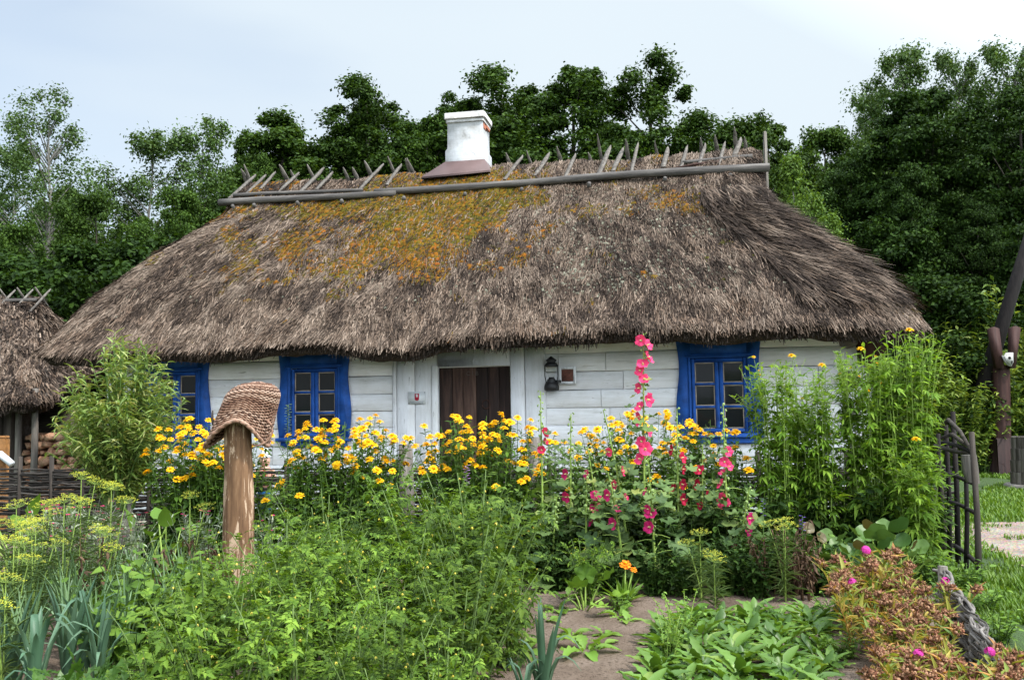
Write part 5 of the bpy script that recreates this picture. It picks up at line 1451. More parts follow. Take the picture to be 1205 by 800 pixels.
def hollyhock(px, Y, h, col, nfl, t0, t1, label, seed, lean=(0, 0), leafy=14, big=.17):
    r = np.random.default_rng(seed); o = empty('hollyhock', label, 'hollyhock', (gx(px, Y), Y, 0), 0, 'hollyhocks in front of the cottage')
    B = np.array([[0, 0, 0]]); Tp = np.array([[lean[0], lean[1], h]]); C = np.array([[lean[0] * .2, lean[1] * .2, h * .55]])
    mb = MB(); stem_mesh(mb, B, C, Tp, .014, .004, 9, 6); mb.build('stem', [MT['stem_lime']], o)
    mb = MB(); n = int(leafy * 1.9); t = r.uniform(.03, .8, n); P = bez(B[0], C[0], Tp[0], t); az = np.arange(n) * 2.4 + r.random(n)
    e = np.radians(r.uniform(-10, 35, n)); sz = big * (1.15 - t) * r.uniform(.8, 1.2, n)
    D = np.stack([np.cos(az) * np.cos(e), np.sin(az) * np.cos(e), np.sin(e)], 1); Q = P + D * (sz * 1.0)[:, None]
    Dl = D * 1.0 + np.array([0, 0, -.55]) + r.normal(0, .15, D.shape)
    for k in (0, 1):
        m = (np.arange(n) % 2) == k; stamp(mb, HOLLY[k], Q[m], Dl[m], D[m] * .4 + np.array([0, -.35, .9]), sz[m] * 1.15, sz[m] * 1.2)
    tubes(mb, np.stack([P, (P + Q) / 2 + np.array([0, 0, .01]), Q], 1), np.array([[.004, .0035, .003]]), 4, 1); mb.build('foliage', [MT['holly'], MT['stem_lime']], o)
    mb = MB(); n = int(26 * (1 - t0) * 1.6) + 8; t = np.linspace(t0, 1, n); P = bez(B[0], C[0], Tp[0], t); az = np.arange(n) * 2.4
    P = P + np.stack([np.cos(az), np.sin(az), 0 * az], 1) * .022
    blobs(mb, P, np.stack([np.cos(az), np.sin(az), .4 + 0 * az], 1), r.uniform(.01, .018, n) * (1.15 - .4 * (t - t0) / (1 - t0 + .01)), 1.1); mb.build('buds', [MT['bud']], o)['kind'] = 'stuff'
    for k in range(nfl if px == 760 else int(nfl * .7 + .5)):
        t = t0 + (t1 - t0) * (k + r.random() * .7) / nfl; p = bez(B[0], C[0], Tp[0], np.array([t]))[0]
        d = np.array([-o.location.x, -o.location.y, 0]); d /= np.linalg.norm(d); sd_ = np.array([-d[1], d[0], 0]) * r.uniform(-1.5, 1.5)
        D = nrm(d * r.uniform(.2, .9) + sd_ + np.array([0, 0, r.uniform(-.1, .7)])); put_flower(HF[col], o, p + D * .04, D, r.uniform(.75, 1.15) * (1.15 if px == 760 else 1.05 - .2 * t))
hollyhock(760, 7.75, 2.1, 'pink', 15, .45, .985, 'tallest hollyhock with hot pink flowers reaching the eave', 1, (.03, -.05), 20)
hollyhock(742, 7.6, 1.45, 'pink', 6, .4, .98, 'pink hollyhock leaning left beside the tallest one', 2, (-.2, -.05), 18)
hollyhock(640, 7.85, 1.62, 'crimson', 4, .62, .85, 'slim hollyhock with crimson flowers and a bare pale tip right of the door', 3, (.0, 0), 12)
hollyhock(672, 7.9, 1.42, 'magenta', 3, .45, .75, 'short pale tipped hollyhock with few magenta buds', 4, (.03, 0), 12)
hollyhock(708, 7.55, 1.15, 'magenta', 5, .35, .95, 'low magenta hollyhock at the left of the pink group', 5, (-.1, -.1), 16)
hollyhock(800, 7.7, 1.45, 'crimson', 8, .4, .9, 'dark crimson hollyhock below the right window', 6, (.02, 0), 16)
hollyhock(828, 7.65, 1.15, 'crimson', 6, .45, .98, 'short dark crimson hollyhock between two taller ones', 7, (.03, 0), 14)
hollyhock(858, 7.6, 1.48, 'pink', 11, .3, .93, 'pink hollyhock in front of the right window edge', 8, (.0, 0), 15)
hollyhock(772, 7.25, 1.05, 'magenta', 6, .4, .95, 'low hollyhock with magenta flowers at the front of the group', 9, (-.05, -.1), 16, .19)
hollyhock(735, 7.3, .95, 'magenta', 4, .5, .98, 'low magenta hollyhock with large front leaves', 10, (-.12, -.1), 14, .2)
hollyhock(870, 7.4, .8, 'magenta', 4, .3, .95, 'low right hollyhock with a few magenta flowers', 11, (.1, -.05), 10)
hollyhock(650, 7.5, .75, 'magenta', 0, .6, .9, 'flowerless young hollyhock with yellowing leaves', 12, (.05, -.05), 12, .17)
hollyhock(690, 7.45, .9, 'magenta', 2, .6, .9, 'young hollyhock with two magenta flowers right of the path', 13, (.02, -.05), 14, .17)

# --- tall lime stems with small yellow heads at the right
def tall_clump(px, Y, n, h0, h1, rad, label, seed, nfl):
    r = np.random.default_rng(seed); o = empty('tall_coneflower', label, 'plant', (gx(px, Y), Y, 0), 0, 'tall lime green coneflowers beside the gate')
    B, C, Tp = stems_gen(n, rad * .55, rad, h0, h1, (0, 0), r, .55)
    mb = MB(); stem_mesh(mb, B, C, Tp, .0065, .003, 6, 4); mb.build('stem', [MT['stem_lime']], o)
    # branching tops
    m = 4; b0 = np.repeat(bez(B, C, Tp, np.full(n, .8)), m, 0); t1 = np.repeat(Tp, m, 0) + np.stack([r.normal(0, .08, n * m), r.normal(0, .08, n * m), r.uniform(-.16, .06, n * m)], 1)
    mb = MB(); stem_mesh(mb, b0, b0 * .5 + t1 * .5 + np.array([0, 0, -.02]), t1, .003, .0018, 4); mb.build('side_twig', [MT['stem_lime']], o)
    mb = MB(); leaf_on_stems(mb, B, C, Tp, 20, .05, .85, LACI, .14, .3, .85, 0, (-30, 35), r, .5)
    leaf_on_stems(mb, B, C, Tp, 22, .4, 1, LANCE, .06, .14, .34, 0, (-20, 50), r, .3)
    leaf_on_stems(mb, b0, b0 * .5 + t1 * .5, t1, 6, .1, 1, LANCE, .04, .09, .36, 0, (-10, 60), r, .2); mb.build('foliage', [MT['laci']], o)
    for i in r.permutation(n * m)[:nfl]: put_flower(YF[1], o, t1[i], nrm(np.array([0, -.3, 1]) + r.normal(0, .3, 3)), r.uniform(.3, .55))
    for i in np.argsort(-t1[:, 2])[:max(1, nfl // 5)]: put_flower(YF[0], o, t1[i], (0, -.3, 1), .85)
    return o
tall_clump(920, 8.3, 19, 1.45, 1.95, .26, 'loose lime green coneflower stems right of the right window', 1, 4)
tall_clump(975, 8.25, 22, 1.35, 1.85, .28, 'leafy coneflower stems before the right end of the white wall', 2, 4)
tall_clump(1030, 8.2, 30, 1.6, 1.98, .3, 'dense coneflower stems under the right end of the thatch', 3, 6)
tall_clump(1072, 8.1, 22, 1.7, 2.1, .28, 'tallest coneflower stems beside the gate, topped by yellow heads', 4, 8)
tall_clump(950, 8.6, 22, 1.1, 1.5, .3, 'shorter coneflower stems against the wattle fence', 5, 2)
tall_clump(1085, 7.7, 12, .8, 1.15, .22, 'low leafy coneflower stems at the gate post', 6, 0)

# --- leathery broad leaves
def rosette(name, seed, n, T, L0, L1, wr, lm, el=(25, 70), stalk=.0, up=0.0, sm='stem_lime', r0=.02, face=.0, curl=None):
    r = np.random.default_rng(seed); root = bpy.data.objects.new(name, None); COL.objects.link(root)
    az = np.arange(n) * 2.4 + r.uniform(-.3, .3, n); e = np.radians(np.linspace(el[1], el[0], n) + r.normal(0, 6, n))
    D = np.stack([np.cos(az) * np.cos(e), np.sin(az) * np.cos(e), np.sin(e)], 1); L = r.uniform(L0, L1, n)
    P = np.stack([np.cos(az) * r0, np.sin(az) * r0, np.full(n, up)], 1)
    mb = MB()
    if stalk:
        Q = P + D * (stalk * r.uniform(.6, 1.2, n))[:, None]
        tubes(mb, np.stack([P, (P + Q) / 2 + np.array([0, 0, .015]), Q], 1), np.array([[.007, .006, .004]]), 4, 1); P = Q; D = D + np.array([0, 0, -.5])
    Nn = np.stack([-np.cos(az) * np.sin(e), -np.sin(az) * np.sin(e), np.cos(e)], 1) + r.normal(0, .15, (n, 3))
    T = T if isinstance(T, list) else [T]
    for k, tm in enumerate(T):
        m = np.arange(n) % len(T) == k; stamp(mb, tm, P[m], D[m], Nn[m], L[m], L[m] * wr)
    mb.build('leaves', [MT[lm], MT[sm]], root); root.location = (0, -300, 0); return kids(root)
CHIC = T_leaf([(.12, .14), (.24, .2), (.33, .36), (.44, .34), (.55, .52), (.66, .42), (.76, .47), (.86, .28), (.94, .2)], .3, .8, .035)
CHIC2 = T_leaf([(.12, .12), (.25, .28), (.36, .3), (.48, .46), (.58, .42), (.7, .5), (.82, .36), (.93, .2)], -.2, .45, .03)
bg = rosette('bergenia_plant', 1, 24, ROUND, .08, .14, .95, 'bergenia', (10, 80), .26)
for i, (px, Y, s, lb) in enumerate([(985, 7.1, 1.2, 'leftmost of the leathery leaved plants behind the withered flowers'), (1020, 7.0, 1.15, 'large leathery leaved plant with reddish undersides behind the withered flowers'), (1058, 7.0, 1.1, 'right leathery leaved plant next to the gate path'), (965, 7.4, 1.3, 'leathery leaved plant in the shade under the tall stems'), (1040, 7.35, 1.45, 'rearmost leathery leaved plant under the dense tall stems')]):
    place(bg, (gx(px, Y), Y, .02), i * 2, s, lb, 'plant', 'leathery leaved plants')
bl = rosette('broad_leaf_plant', 2, 26, HEART, .08, .14, .8, 'broad', (0, 75), .4)
for i, (px, Y, s, lb) in enumerate([(30, 7.9, 1.5, 'broad leaved plant at the left edge below the fence'), (75, 8.0, 1.3, 'broad leaved plant behind the dill'), (160, 7.6, 1.3, 'broad leaved plant right of the grey campion'), (195, 7.5, 1.35, 'broad leaved plant with light leaves left of the log post'), (130, 8.0, 1.1, 'broad leaved plant below the willow shrub'), (225, 7.9, 1.0, 'shaded broad leaved plant left of the post'), (320, 7.5, 1.2, 'broad leaved plant just right of the post')]):
    place(bl, (gx(px, Y), Y, 0), i * 1.7, s, lb, 'plant', 'broad leaved plants')
bean = leafy_proto('bean_plant', 4, .55, .34, 20, 10, HEART, .07, .13, .85, 'broad', 'stem_green', (-30, 25))
for i, (px, Y, s, lb) in enumerate([(150, 5.5, 1.0, 'heart leaved bean plant between onions and tomatoes'), (190, 5.7, 1.05, 'heart leaved bean plant left of the post foot'), (225, 6.0, 1.0, 'heart leaved bean plant directly before the post foot'), (165, 5.0, .95, 'nearest heart leaved bean plant beside the leeks'), (260, 6.2, .9, 'heart leaved bean plant hugging the post'), (120, 5.9, .85, 'heart leaved bean plant among the onions')]):
    place(bean, (gx(px, Y), Y, 0), i * 1.3, s, lb, 'plant', 'bean plants')

# --- tomatoes
def tomato_proto(seed):
    r = np.random.default_rng(seed); root = bpy.data.objects.new('tomato_plant', None); COL.objects.link(root); n = 12
    B, C, Tp = stems_gen(n, .1, .44, .6, .95, (0, 0), r, .45)
    mb = MB(); stem_mesh(mb, B, C, Tp, .0075, .003, 7, 5); mb.build('stem', [MT['tomato_stem']], root, True)
    mb = MB(); leaf_on_stems(mb, B, C, Tp, 22, .1, 1.0, TOM, .1, .22, 1.0, 0, (-20, 60), r, .35); mb.build('foliage', [MT['tomato']], root)
    mb = MB(); P = bez(B, C, Tp, r.uniform(.7, 1.0, n)) + r.normal(0, .04, (n, 3)) + np.array([0, 0, .02])
    for k in range(5):
        a = k * 2 * PI / 5; stamp(mb, LANCE, P, np.stack([np.full(len(P), math.cos(a)), np.full(len(P), math.sin(a)), np.full(len(P), -.9)], 1), np.array([[0, 0, 1.0]] * len(P)), .016, .006)
    mb.build('flowers', [MT['pale_yellow']], root)['kind'] = 'stuff'
    mb = MB(); P = bez(B, C, Tp, r.uniform(.35, .6, n))[:3] + r.normal(0, .05, (3, 3))
    for p in P:
        a = np.arange(12) * 2 * PI / 12
        R = .022; loft(mb, [[(p[0] + R * math.sin(q) * math.cos(t), p[1] + R * math.sin(q) * math.sin(t), p[2] - R * .9 * math.cos(q)) for t in a] for q in np.linspace(.1, PI - .1, 8)], True, 0, True, True)
    mb.build('green_fruit', [MT['fruit']], root, True); root.location = (0, -300, 0); return kids(root)
TP = [tomato_proto(s) for s in (1, 2, 3)]
def inbed(px, Y): return True
TL = [(540, 6.3, 1.2), (500, 6.4, 1.12), (585, 6.05, 1.06), (440, 6.5, .88), (385, 6.4, .95), (350, 6.3, .9), (560, 5.6, 1.02), (505, 5.7, 1.03), (440, 5.8, .9), (385, 5.7, .85), (335, 5.7, .82), (600, 5.2, .7), (545, 4.9, .85), (480, 5.0, .9), (415, 5.1, .88), (350, 5.1, .85), (290, 5.3, .8), (240, 5.2, .72), (540, 4.2, .72), (470, 4.3, .85), (395, 4.4, .86), (320, 4.4, .84), (250, 4.4, .78), (200, 4.3, .68), (520, 3.6, .62), (440, 3.6, .78), (350, 3.6, .8), (260, 3.7, .76), (185, 3.75, .62), (480, 3.05, .62), (380, 2.95, .68), (280, 3.0, .66), (200, 3.1, .55)]
spec = {0: 'tallest tomato plant at the rear, in line with the door', 1: 'rear tomato plant just left of the tallest one', 2: 'rear right tomato plant arching over the bare soil', 4: 'rear tomato plant with pale shoots between post and door', 5: 'tomato plant with upright shoots right beside the log post', 11: 'low tomato plant at the right edge above the bare soil', 12: 'tomato plant with long bare stems at the right edge', 28: 'tomato plant at the left edge beside the leeks'}
for i, (px, Y, s) in enumerate(TL):
    place(TP[i % 3], (gx(px, Y), Y, 0), i * 1.9, s * rng.uniform(.86, 1.1), spec.get(i, 'bushy tomato plant merging into the dense foreground bed'), 'tomato plant', 'tomato plants in the foreground bed', (rng.uniform(-.06, .06), rng.uniform(-.06, .06)))

# --- blades: onions, leeks
def blade_plant(name, seed, n, h0, h1, wd, lm, spread, bendy, stalk=None, fold=.35):
    r = np.random.default_rng(seed); root = bpy.data.objects.new(name, None); COL.objects.link(root); mb = MB(); k = 9
    for i in range(n):
        az = i * 2.4 + r.random() * .5; h = r.uniform(h0, h1); sp = spread * r.uniform(.4, 1.1); t = np.linspace(0, 1, k)
        b = bendy * r.random() ** 1.5
        rr = sp * t ** 1.5 + b * .35 * h * np.clip(t - .55, 0, 1) ** 1.0; zz = h * (t - b * 1.6 * np.clip(t - .6, 0, 1) ** 1.6 * 1.5)
        P = np.stack([np.cos(az) * rr, np.sin(az) * rr, zz], 1); S = np.array([-math.sin(az), math.cos(az), 0]); O = np.array([math.cos(az), math.sin(az), 0.0])
        w_ = wd * np.interp(t, [0, .1, .6, .9, 1], [.7, 1, .85, .4, .05]) * r.uniform(.8, 1.2)
        V = np.stack([P - S * w_[:, None] + O * (fold * w_)[:, None] * 0, P + O * (fold * w_)[:, None], P + S * w_[:, None]], 1)
        V[:, 0] -= O * (fold * w_)[:, None]; V[:, 2] -= O * (fold * w_)[:, None]
        q = []
        for a in range(k - 1): q += [(a * 3, a * 3 + 1, a * 3 + 4, a * 3 + 3), (a * 3 + 1, a * 3 + 2, a * 3 + 5, a * 3 + 4)]
        mb.add(V.reshape(-1, 3), q)
    mb.build('leaves', [MT[lm]], root)
    if stalk:
        mb = MB(); tube(mb, [(0, 0, -.02), (0, 0, stalk)], [.022, .018], 9); mb.build('stalk', [MT['stem_lime']], root, True)
    root.location = (0, -300, 0); return kids(root)
ON = [blade_plant('onion_plant', s, 10, .42, .62, .0075, 'onion', .16, .5, None, .8) for s in (1, 2)]
cnt = 0
for row, Y in enumerate(np.arange(4.9, 6.75, .24)):
    x0, x1 = gx(-30, Y), gx(np.interp(Y, [4.9, 6, 7.3], [150, 240, 262]), Y)
    for x in np.arange(x0, x1, .165):
        px = proj((x, Y, 0))[0]
        if rng.random() < .1: continue
        place(ON[cnt % 2], (x + rng.uniform(-.05, .05), Y + rng.uniform(-.06, .06), 0), rng.uniform(0, 6), rng.uniform(.85, 1.15), 'grassy blue green onion plant in the rows left of the post', 'onion', 'onions in rows at the left', (rng.uniform(-.1, .1), rng.uniform(-.1, .1))); cnt += 1
LK = [blade_plant('leek_plant', s, 11, .5, .78, .021, 'leek', .2, .95, .2, .5) for s in (5, 6)]
for i, (px, Y, s, lb) in enumerate([(15, 4.5, .9, 'leek at the far left edge with a drooping leaf'), (42, 4.4, 1.0, 'stout blue green leek, second from the left edge'), (75, 4.7, .9, 'leek with upright leaves behind the parsley'), (100, 4.9, 1.0, 'tall leek with one tall straight leaf'), (115, 4.6, .85, 'leek with arching leaves beside the tomatoes'), (-8, 3.8, .8, 'leek cut by the left edge'), (638, 4.3, .82, 'lone leek at the bottom of the bare soil'), (618, 4.2, .6, 'small leek leaning beside the lone leek')]):
    place(LK[i % 2], (gx(px, Y), Y, 0), i * 1.2 + .4, s, lb, 'leek', 'leeks', (rng.uniform(-.06, .06), rng.uniform(-.06, .06)))
ps = rosette('parsley_plant', 3, 34, T_curve(PARS, .3), .08, .15, 1.0, 'parsley', (5, 85), .17)
for i, (px, Y, s, lb) in enumerate([(75, 4.05, 1.3, 'bright curly parsley before the leeks'), (105, 4.0, 1.35, 'larger curly parsley at the bottom edge'), (135, 4.05, 1.2, 'curly parsley next to the tomatoes'), (50, 3.95, 1.15, 'curly parsley at the bottom left corner'), (98, 4.3, 1.3, 'curly parsley tuft behind the larger one')]):
    place(ps, (gx(px, Y), Y, 0), i, s, lb, 'parsley', 'parsley plants')

# --- dill with yellow green umbels
def dill(px, Y, h, label, seed, n=3, R=.085):
    r = np.random.default_rng(seed); o = empty('dill_plant', label, 'dill', (gx(px, Y), Y, 0), 0, 'dill plants with flat yellow umbels')
    B = np.zeros((n, 3)); a = np.arange(n) * 2.1 + seed; hh = h * r.uniform(.78, 1.0, n); hh[0] = h
    Tp = np.stack([np.cos(a) * .11 * (np.arange(n) > 0), np.sin(a) * .09 * (np.arange(n) > 0), hh], 1); C = Tp * np.array([.1, .1, .5])
    mb = MB(); stem_mesh(mb, B, C, Tp, .006, .003, 6, 5); mb.build('stem', [MT['stem_lime']], o)
    mb = MB(); leaf_on_stems(mb, B, C, Tp, 9, .1, .8, LANCE, .08, .2, .03, 0, (0, 60), r)
    for _ in range(5): leaf_on_stems(mb, B, C, Tp, 14, .1, .85, LANCE, .05, .14, .04, 0, (-10, 60), r)
    mb.build('thread_leaves', [MT['dill_leaf']], o)
    for i in range(n):
        mb = MB(); m = 17; a2 = np.arange(m) * 2.4; q = np.sqrt((np.arange(m) + .5) / m) * R * r.uniform(.8, 1.1)
        E = Tp[i] + np.stack([np.cos(a2) * q, np.sin(a2) * q, .05 - .03 * (q / R) ** 2 + .006 * r.normal(0, 1, m) + q * np.cos(a2 + seed) * .25], 1)
        tubes(mb, np.stack([np.repeat(Tp[i][None], m, 0), (E + Tp[i]) / 2 + np.array([0, 0, -.006]), E], 1), np.full((1, 3), .0011), 3, 1)
        k = 9; Pn = np.repeat(E, k, 0) + r.normal(0, 1, (m * k, 3)) * np.array([.008, .008, .004]); blobs(mb, Pn, np.array([[0, 0, 1.0]] * (m * k)), r.uniform(.0022, .0042, m * k), .8)
        mb.build('umbel', [MT['dill'], MT['stem_lime']], o)
for i, (px, Y, h, lb, n) in enumerate([(92, 6.6, 1.0, 'tallest dill with two bright umbels under the shed', 3), (128, 6.5, .93, 'dill with a wide umbel left of the broad leaves', 3), (72, 6.3, .86, 'dill behind the grey campion stems', 3), (15, 6.0, .86, 'dill at the left edge, upper one', 4), (38, 5.6, .78, 'dill with many umbels near the left edge', 4), (12, 5.2, .74, 'dill at the left edge, in the middle', 4), (2, 4.4, .66, 'low dill with one orange yellow umbel at the left edge', 2), (115, 5.9, .7, 'dill with small umbels above the onions', 3), (222, 6.9, .82, 'single dill umbel just left of the post', 2), (48, 6.6, .8, 'dill with pale umbels beside the broad leaves', 3),
        (925, 6.7, .58, 'dill with yellow umbels behind the chicory bed', 3), (826, 6.75, .5, 'small dill below the hollyhocks', 2), (842, 6.5, .38, 'shortest dill with a green umbel at the chicory edge', 2)]):
    dill(px, Y, h, lb, i + 3, n)

# --- rose campion
def campion_proto(seed):
    r = np.random.default_rng(seed); root = bpy.data.objects.new('rose_campion', None); COL.objects.link(root); n = 26
    B, C, Tp = stems_gen(n, .12, .26, .55, .82, (0, 0), r); mb = MB(); stem_mesh(mb, B, C, Tp, .003, .0018, 5)
    b0 = bez(B, C, Tp, np.full(n, .6)); t1 = Tp + r.normal(0, .06, (n, 3)); stem_mesh(mb, b0, (b0 + t1) / 2, t1, .002, .0014, 4)
    mb.build('stem', [MT['campion']], root)
    mb = MB(); leaf_on_stems(mb, B, C, Tp, 10, .05, .9, LANCE, .04, .1, .22, 0, (20, 70), r); mb.build('foliage', [MT['campion']], root)
    mb = MB(); P = np.concatenate([Tp, t1])[:14]
    for k in range(5):
        a = k * 2 * PI / 5; stamp(mb, PET, P, np.stack([np.full(len(P), math.cos(a)), np.full(len(P), math.sin(a)), np.full(len(P), .2)], 1), np.array([[0, -.5, 1.0]] * len(P)), .016, .014)
    mb.build('flowers', [MT['magenta']], root)['kind'] = 'stuff'; root.location = (0, -300, 0); return kids(root)
cp = campion_proto(1)
for i, (px, Y, s, lb) in enumerate([(62, 6.9, 1.0, 'left grey stemmed campion with tiny magenta flowers'), (88, 6.8, 1.0, 'grey stemmed campion below the tallest dill'), (112, 7.0, 1.0, 'grey stemmed campion right of the tallest dill'), (140, 7.0, .9, 'right grey stemmed campion by the broad leaves'), (232, 7.4, .85, 'magenta campion left of the log post'), (308, 7.5, .8, 'magenta campion right of the log post')]):
    place(cp, (gx(px, Y), Y, 0), i * 1.4, s, lb, 'campion', 'rose campions')
# dry brown stalks
def stalks(px, Y, h, label, seed, n=5):
    r = np.random.default_rng(seed); o = empty('dry_stalk_plant', label, 'dry plant', (gx(px, Y), Y, 0), 0, 'dry brown stalks'); B, C, Tp = stems_gen(n, .04, .16, h * .7, h, (0, 0), r)
    mb = MB(); stem_mesh(mb, B, C, Tp, .006, .003, 6, 4); mb.build('stem', [MT['dry']], o)
    mb = MB(); leaf_on_stems(mb, B, C, Tp, 16, .3, 1, LANCE, .03, .08, .3, 0, (-60, 20), r); mb.build('dead_leaves', [MT['dry']], o)
stalks(105, 5.9, .72, 'dry brown stalks sticking up among the onions', 1); stalks(183, 6.2, .6, 'dry brown stalk behind the bean leaves', 2); stalks(245, 6.8, .55, 'dry brown stalks next to the log post', 3, 9)
stalks(935, 6.9, .6, 'dry brown bushy stalks behind the chicory bed', 4, 16); stalks(950, 6.7, .45, 'dry brown stalks left of the withered flowers', 5, 10); stalks(905, 6.9, .5, 'thin dry stalks below the tall green stems', 6, 7)

# small lone flowers
def spike(px, Y, h, col, label, seed, nm='flower_spike', nf=22, rad=.018):
    r = np.random.default_rng(seed); o = empty(nm, label, 'flower', (gx(px, Y), Y, 0)); B = np.zeros((1, 3)); Tp = np.array([[.02, 0, h]]); C = Tp * .5
    mb = MB(); stem_mesh(mb, B, C, Tp, .005, .003, 6, 5); mb.build('stem', [MT['stem_green']], o)
    mb = MB(); leaf_on_stems(mb, B, C, Tp, 10, .1, .75, LANCE, .06, .12, .25, 0, (0, 50), r); mb.build('foliage', [MT['helio']], o)
    mb = MB(); t = np.linspace(.82, 1, nf); P = bez(B[0], C[0], Tp[0], t); a = np.arange(nf) * 2.4; D = np.stack([np.cos(a), np.sin(a), .2 + 0 * a], 1)
    stamp(mb, PET, P, D, np.array([[0, 0, 1.0]] * nf), rad * 1.9, rad * 1.5); mb.build('blossoms', [MT[col]], o)
spike(548, 7.6, 1.0, 'lilac', 'lilac flower spike in front of the door flowers', 1)
spike(945, 6.9, .62, 'violet', 'small violet flower spike behind the chicory bed', 2, 'violet_spike', 10, .014)
spike(899, 7.2, .72, 'violet', 'slender violet spike under the tall green stems', 3, 'violet_spike', 8, .012)
spike(336, 8.9, 1.55, 'bud', 'pale green flower spike before the window left of the door', 4, 'green_spike', 30, .02)

OF = dome_flower(16, 12, .035, [MT['orange'], MT['yellow_c'], MT['stem_green']], 8, .2)
cal = rosette('marigold_plant', 9, 22, LANCE_F, .1, .17, .26, 'lettuce', (20, 88), 0, .02)
place(cal, (gx(735, 6.75), 6.75, 0), 0, 1.35, 'pot marigold with orange flowers at the far end of the bare soil', 'marigold', None)
mb = MB(); tube(mb, [(0, 0, 0), (.01, 0, .22)], [.006, .004], 6); tube(mb, [(0, 0, 0), (.05, .0, .19)], [.005, .004], 6); mb.build('stem', [MT['stem_lime']], cal)
put_flower(OF, cal, (.01, 0, .225), (0, -.5, 1), .95); put_flower(OF, cal, (.055, 0, .195), (.2, -.4, 1), .6)

# seedlings on the bare soil
sd1 = rosette('zucchini_seedling', 4, 11, HOLLY, .1, .17, 1.0, 'broad', (15, 75), .16)
place(sd1, (gx(688, 6.55), 6.55, 0), 1, 1.2, 'young marrow plant with wide leaves at the far end of the bare soil', 'plant', None)
tm = place(TP[0], (gx(690, 6.75), 6.75, 0), 2, .55, 'small lone tomato plant behind the young marrow plant', 'tomato plant', 'tomato plants in the foreground bed')
lt = rosette('lettuce_plant', 5, 9, CHIC, .07, .12, .6, 'lettuce', (10, 65), 0, .01)
for i, (px, py, s, lb) in enumerate([(655, 722, 1.0, 'lettuce seedling in the left row, farthest'), (668, 705, .8, 'lettuce seedling close to the young marrow plant'), (645, 735, .9, 'lettuce seedling in the left row, third'), (672, 752, 1.0, 'lettuce seedling in the left row next to the leek'), (620, 770, 1.2, 'lettuce plant at the foot of the tomatoes'), (690, 772, 1.7, 'larger lettuce at the near end of the bare soil'), (728, 728, 1.0, 'lettuce seedling in the right row, farthest'), (738, 735, .8, 'lettuce seedling in the right row beside the farthest'), (712, 752, .8, 'lettuce seedling in the middle of the right row'), (708, 764, .8, 'lettuce seedling near the larger lettuce'), (605, 740, 1.0, 'lettuce peeping from under the tomatoes'), (742, 705, .9, 'lettuce seedling at the marigold foot')]):
    d = RM @ Vector(((px - 602.5) / F, (400 - py) / F, -1)); t = -1.45 / d.z; place(lt, (d.x * t, d.y * t, .01), i * 1.1, s, lb, 'lettuce', 'lettuce seedlings on the bare soil')

# --- chicory bed
CHP = [rosette('chicory_plant', 6 + k, 22, [CHIC, CHIC2], .08, .185, .38, 'chard', (18, 80), 0, .015) for k in range(2)]
k = 0
for iy, Y in enumerate(np.arange(3.75, 6.35, .19)):
    xl, xr = gx(np.interp(Y, [3.75, 4.6, 5.4, 6.3], [735, 762, 785, 812]), Y), gx(np.interp(Y, [3.75, 5, 6.3], [975, 965, 958]), Y)
    nn_ = max(2, int((xr - xl) / .19)); 
    for j in range(nn_ + 1):
        x = xl + (xr - xl) * j / nn_ + rng.uniform(-.05, .05); yy = Y + rng.uniform(-.06, .06)
        last = iy == 0; lb = 'long leaved chicory plant in the bed right of the bare soil'
        if iy >= 12: lb = 'long leaved chicory plant in the back row of its bed, before the hollyhocks'
        elif j == nn_: lb = 'long leaved chicory plant along the narrow dark path'
        elif j == 0: lb = 'long leaved chicory plant at the edge of the bare soil'
        place(CHP[k % 2], (x, yy, .01), rng.uniform(0, 6), rng.uniform(.75, 1.05), lb, 'chicory', 'chicory plants in the bed', (rng.uniform(-.1, .1), rng.uniform(-.1, .1))); k += 1
yg = leafy_proto('pale_herb', 9, .32, .1, 16, 16, OVAL, .02, .04, .8, 'lettuce', 'stem_lime')
place(yg, (gx(800, 5.6), 5.6, 0), 0, 1.1, 'upright yellow green herb among the chicory', 'herb', None)
place(yg, (gx(790, 5.2), 5.2, 0), 2, .95, 'shorter yellow green herb at the left of the chicory bed', 'herb', None)

# --- withered sweet williams
def head_mesh(seed, fresh=False):
    r = np.random.default_rng(seed); mb = MB(); n = 46; th = np.arccos(1 - r.random(n) * .95); a = r.random(n) * 6.28
    D = np.stack([np.sin(th) * np.cos(a), np.sin(th) * np.sin(a), np.cos(th)], 1)
    if fresh:
        for k in range(5):
            q = k * 1.257; S = nrm(np.cross(D, [.3, .2, 1.0])); U = np.cross(D, S); stamp(mb, PET, D * .032, S * math.cos(q) + U * math.sin(q) + D * .25, D, .012, .011)
    else:
        stamp(mb, LANCE_F, D * .012, D + r.normal(0, .22, D.shape), r.normal(0, 1, D.shape), r.uniform(.022, .038, n), .011)
        blobs(mb, D * .03, D, r.uniform(.004, .008, n), 1.0)
    return mb.mesh('flower_head', [MT['purple_pink' if fresh else 'brownhead']])
SH = [head_mesh(i) for i in range(3)]; SHF = head_mesh(9, True)
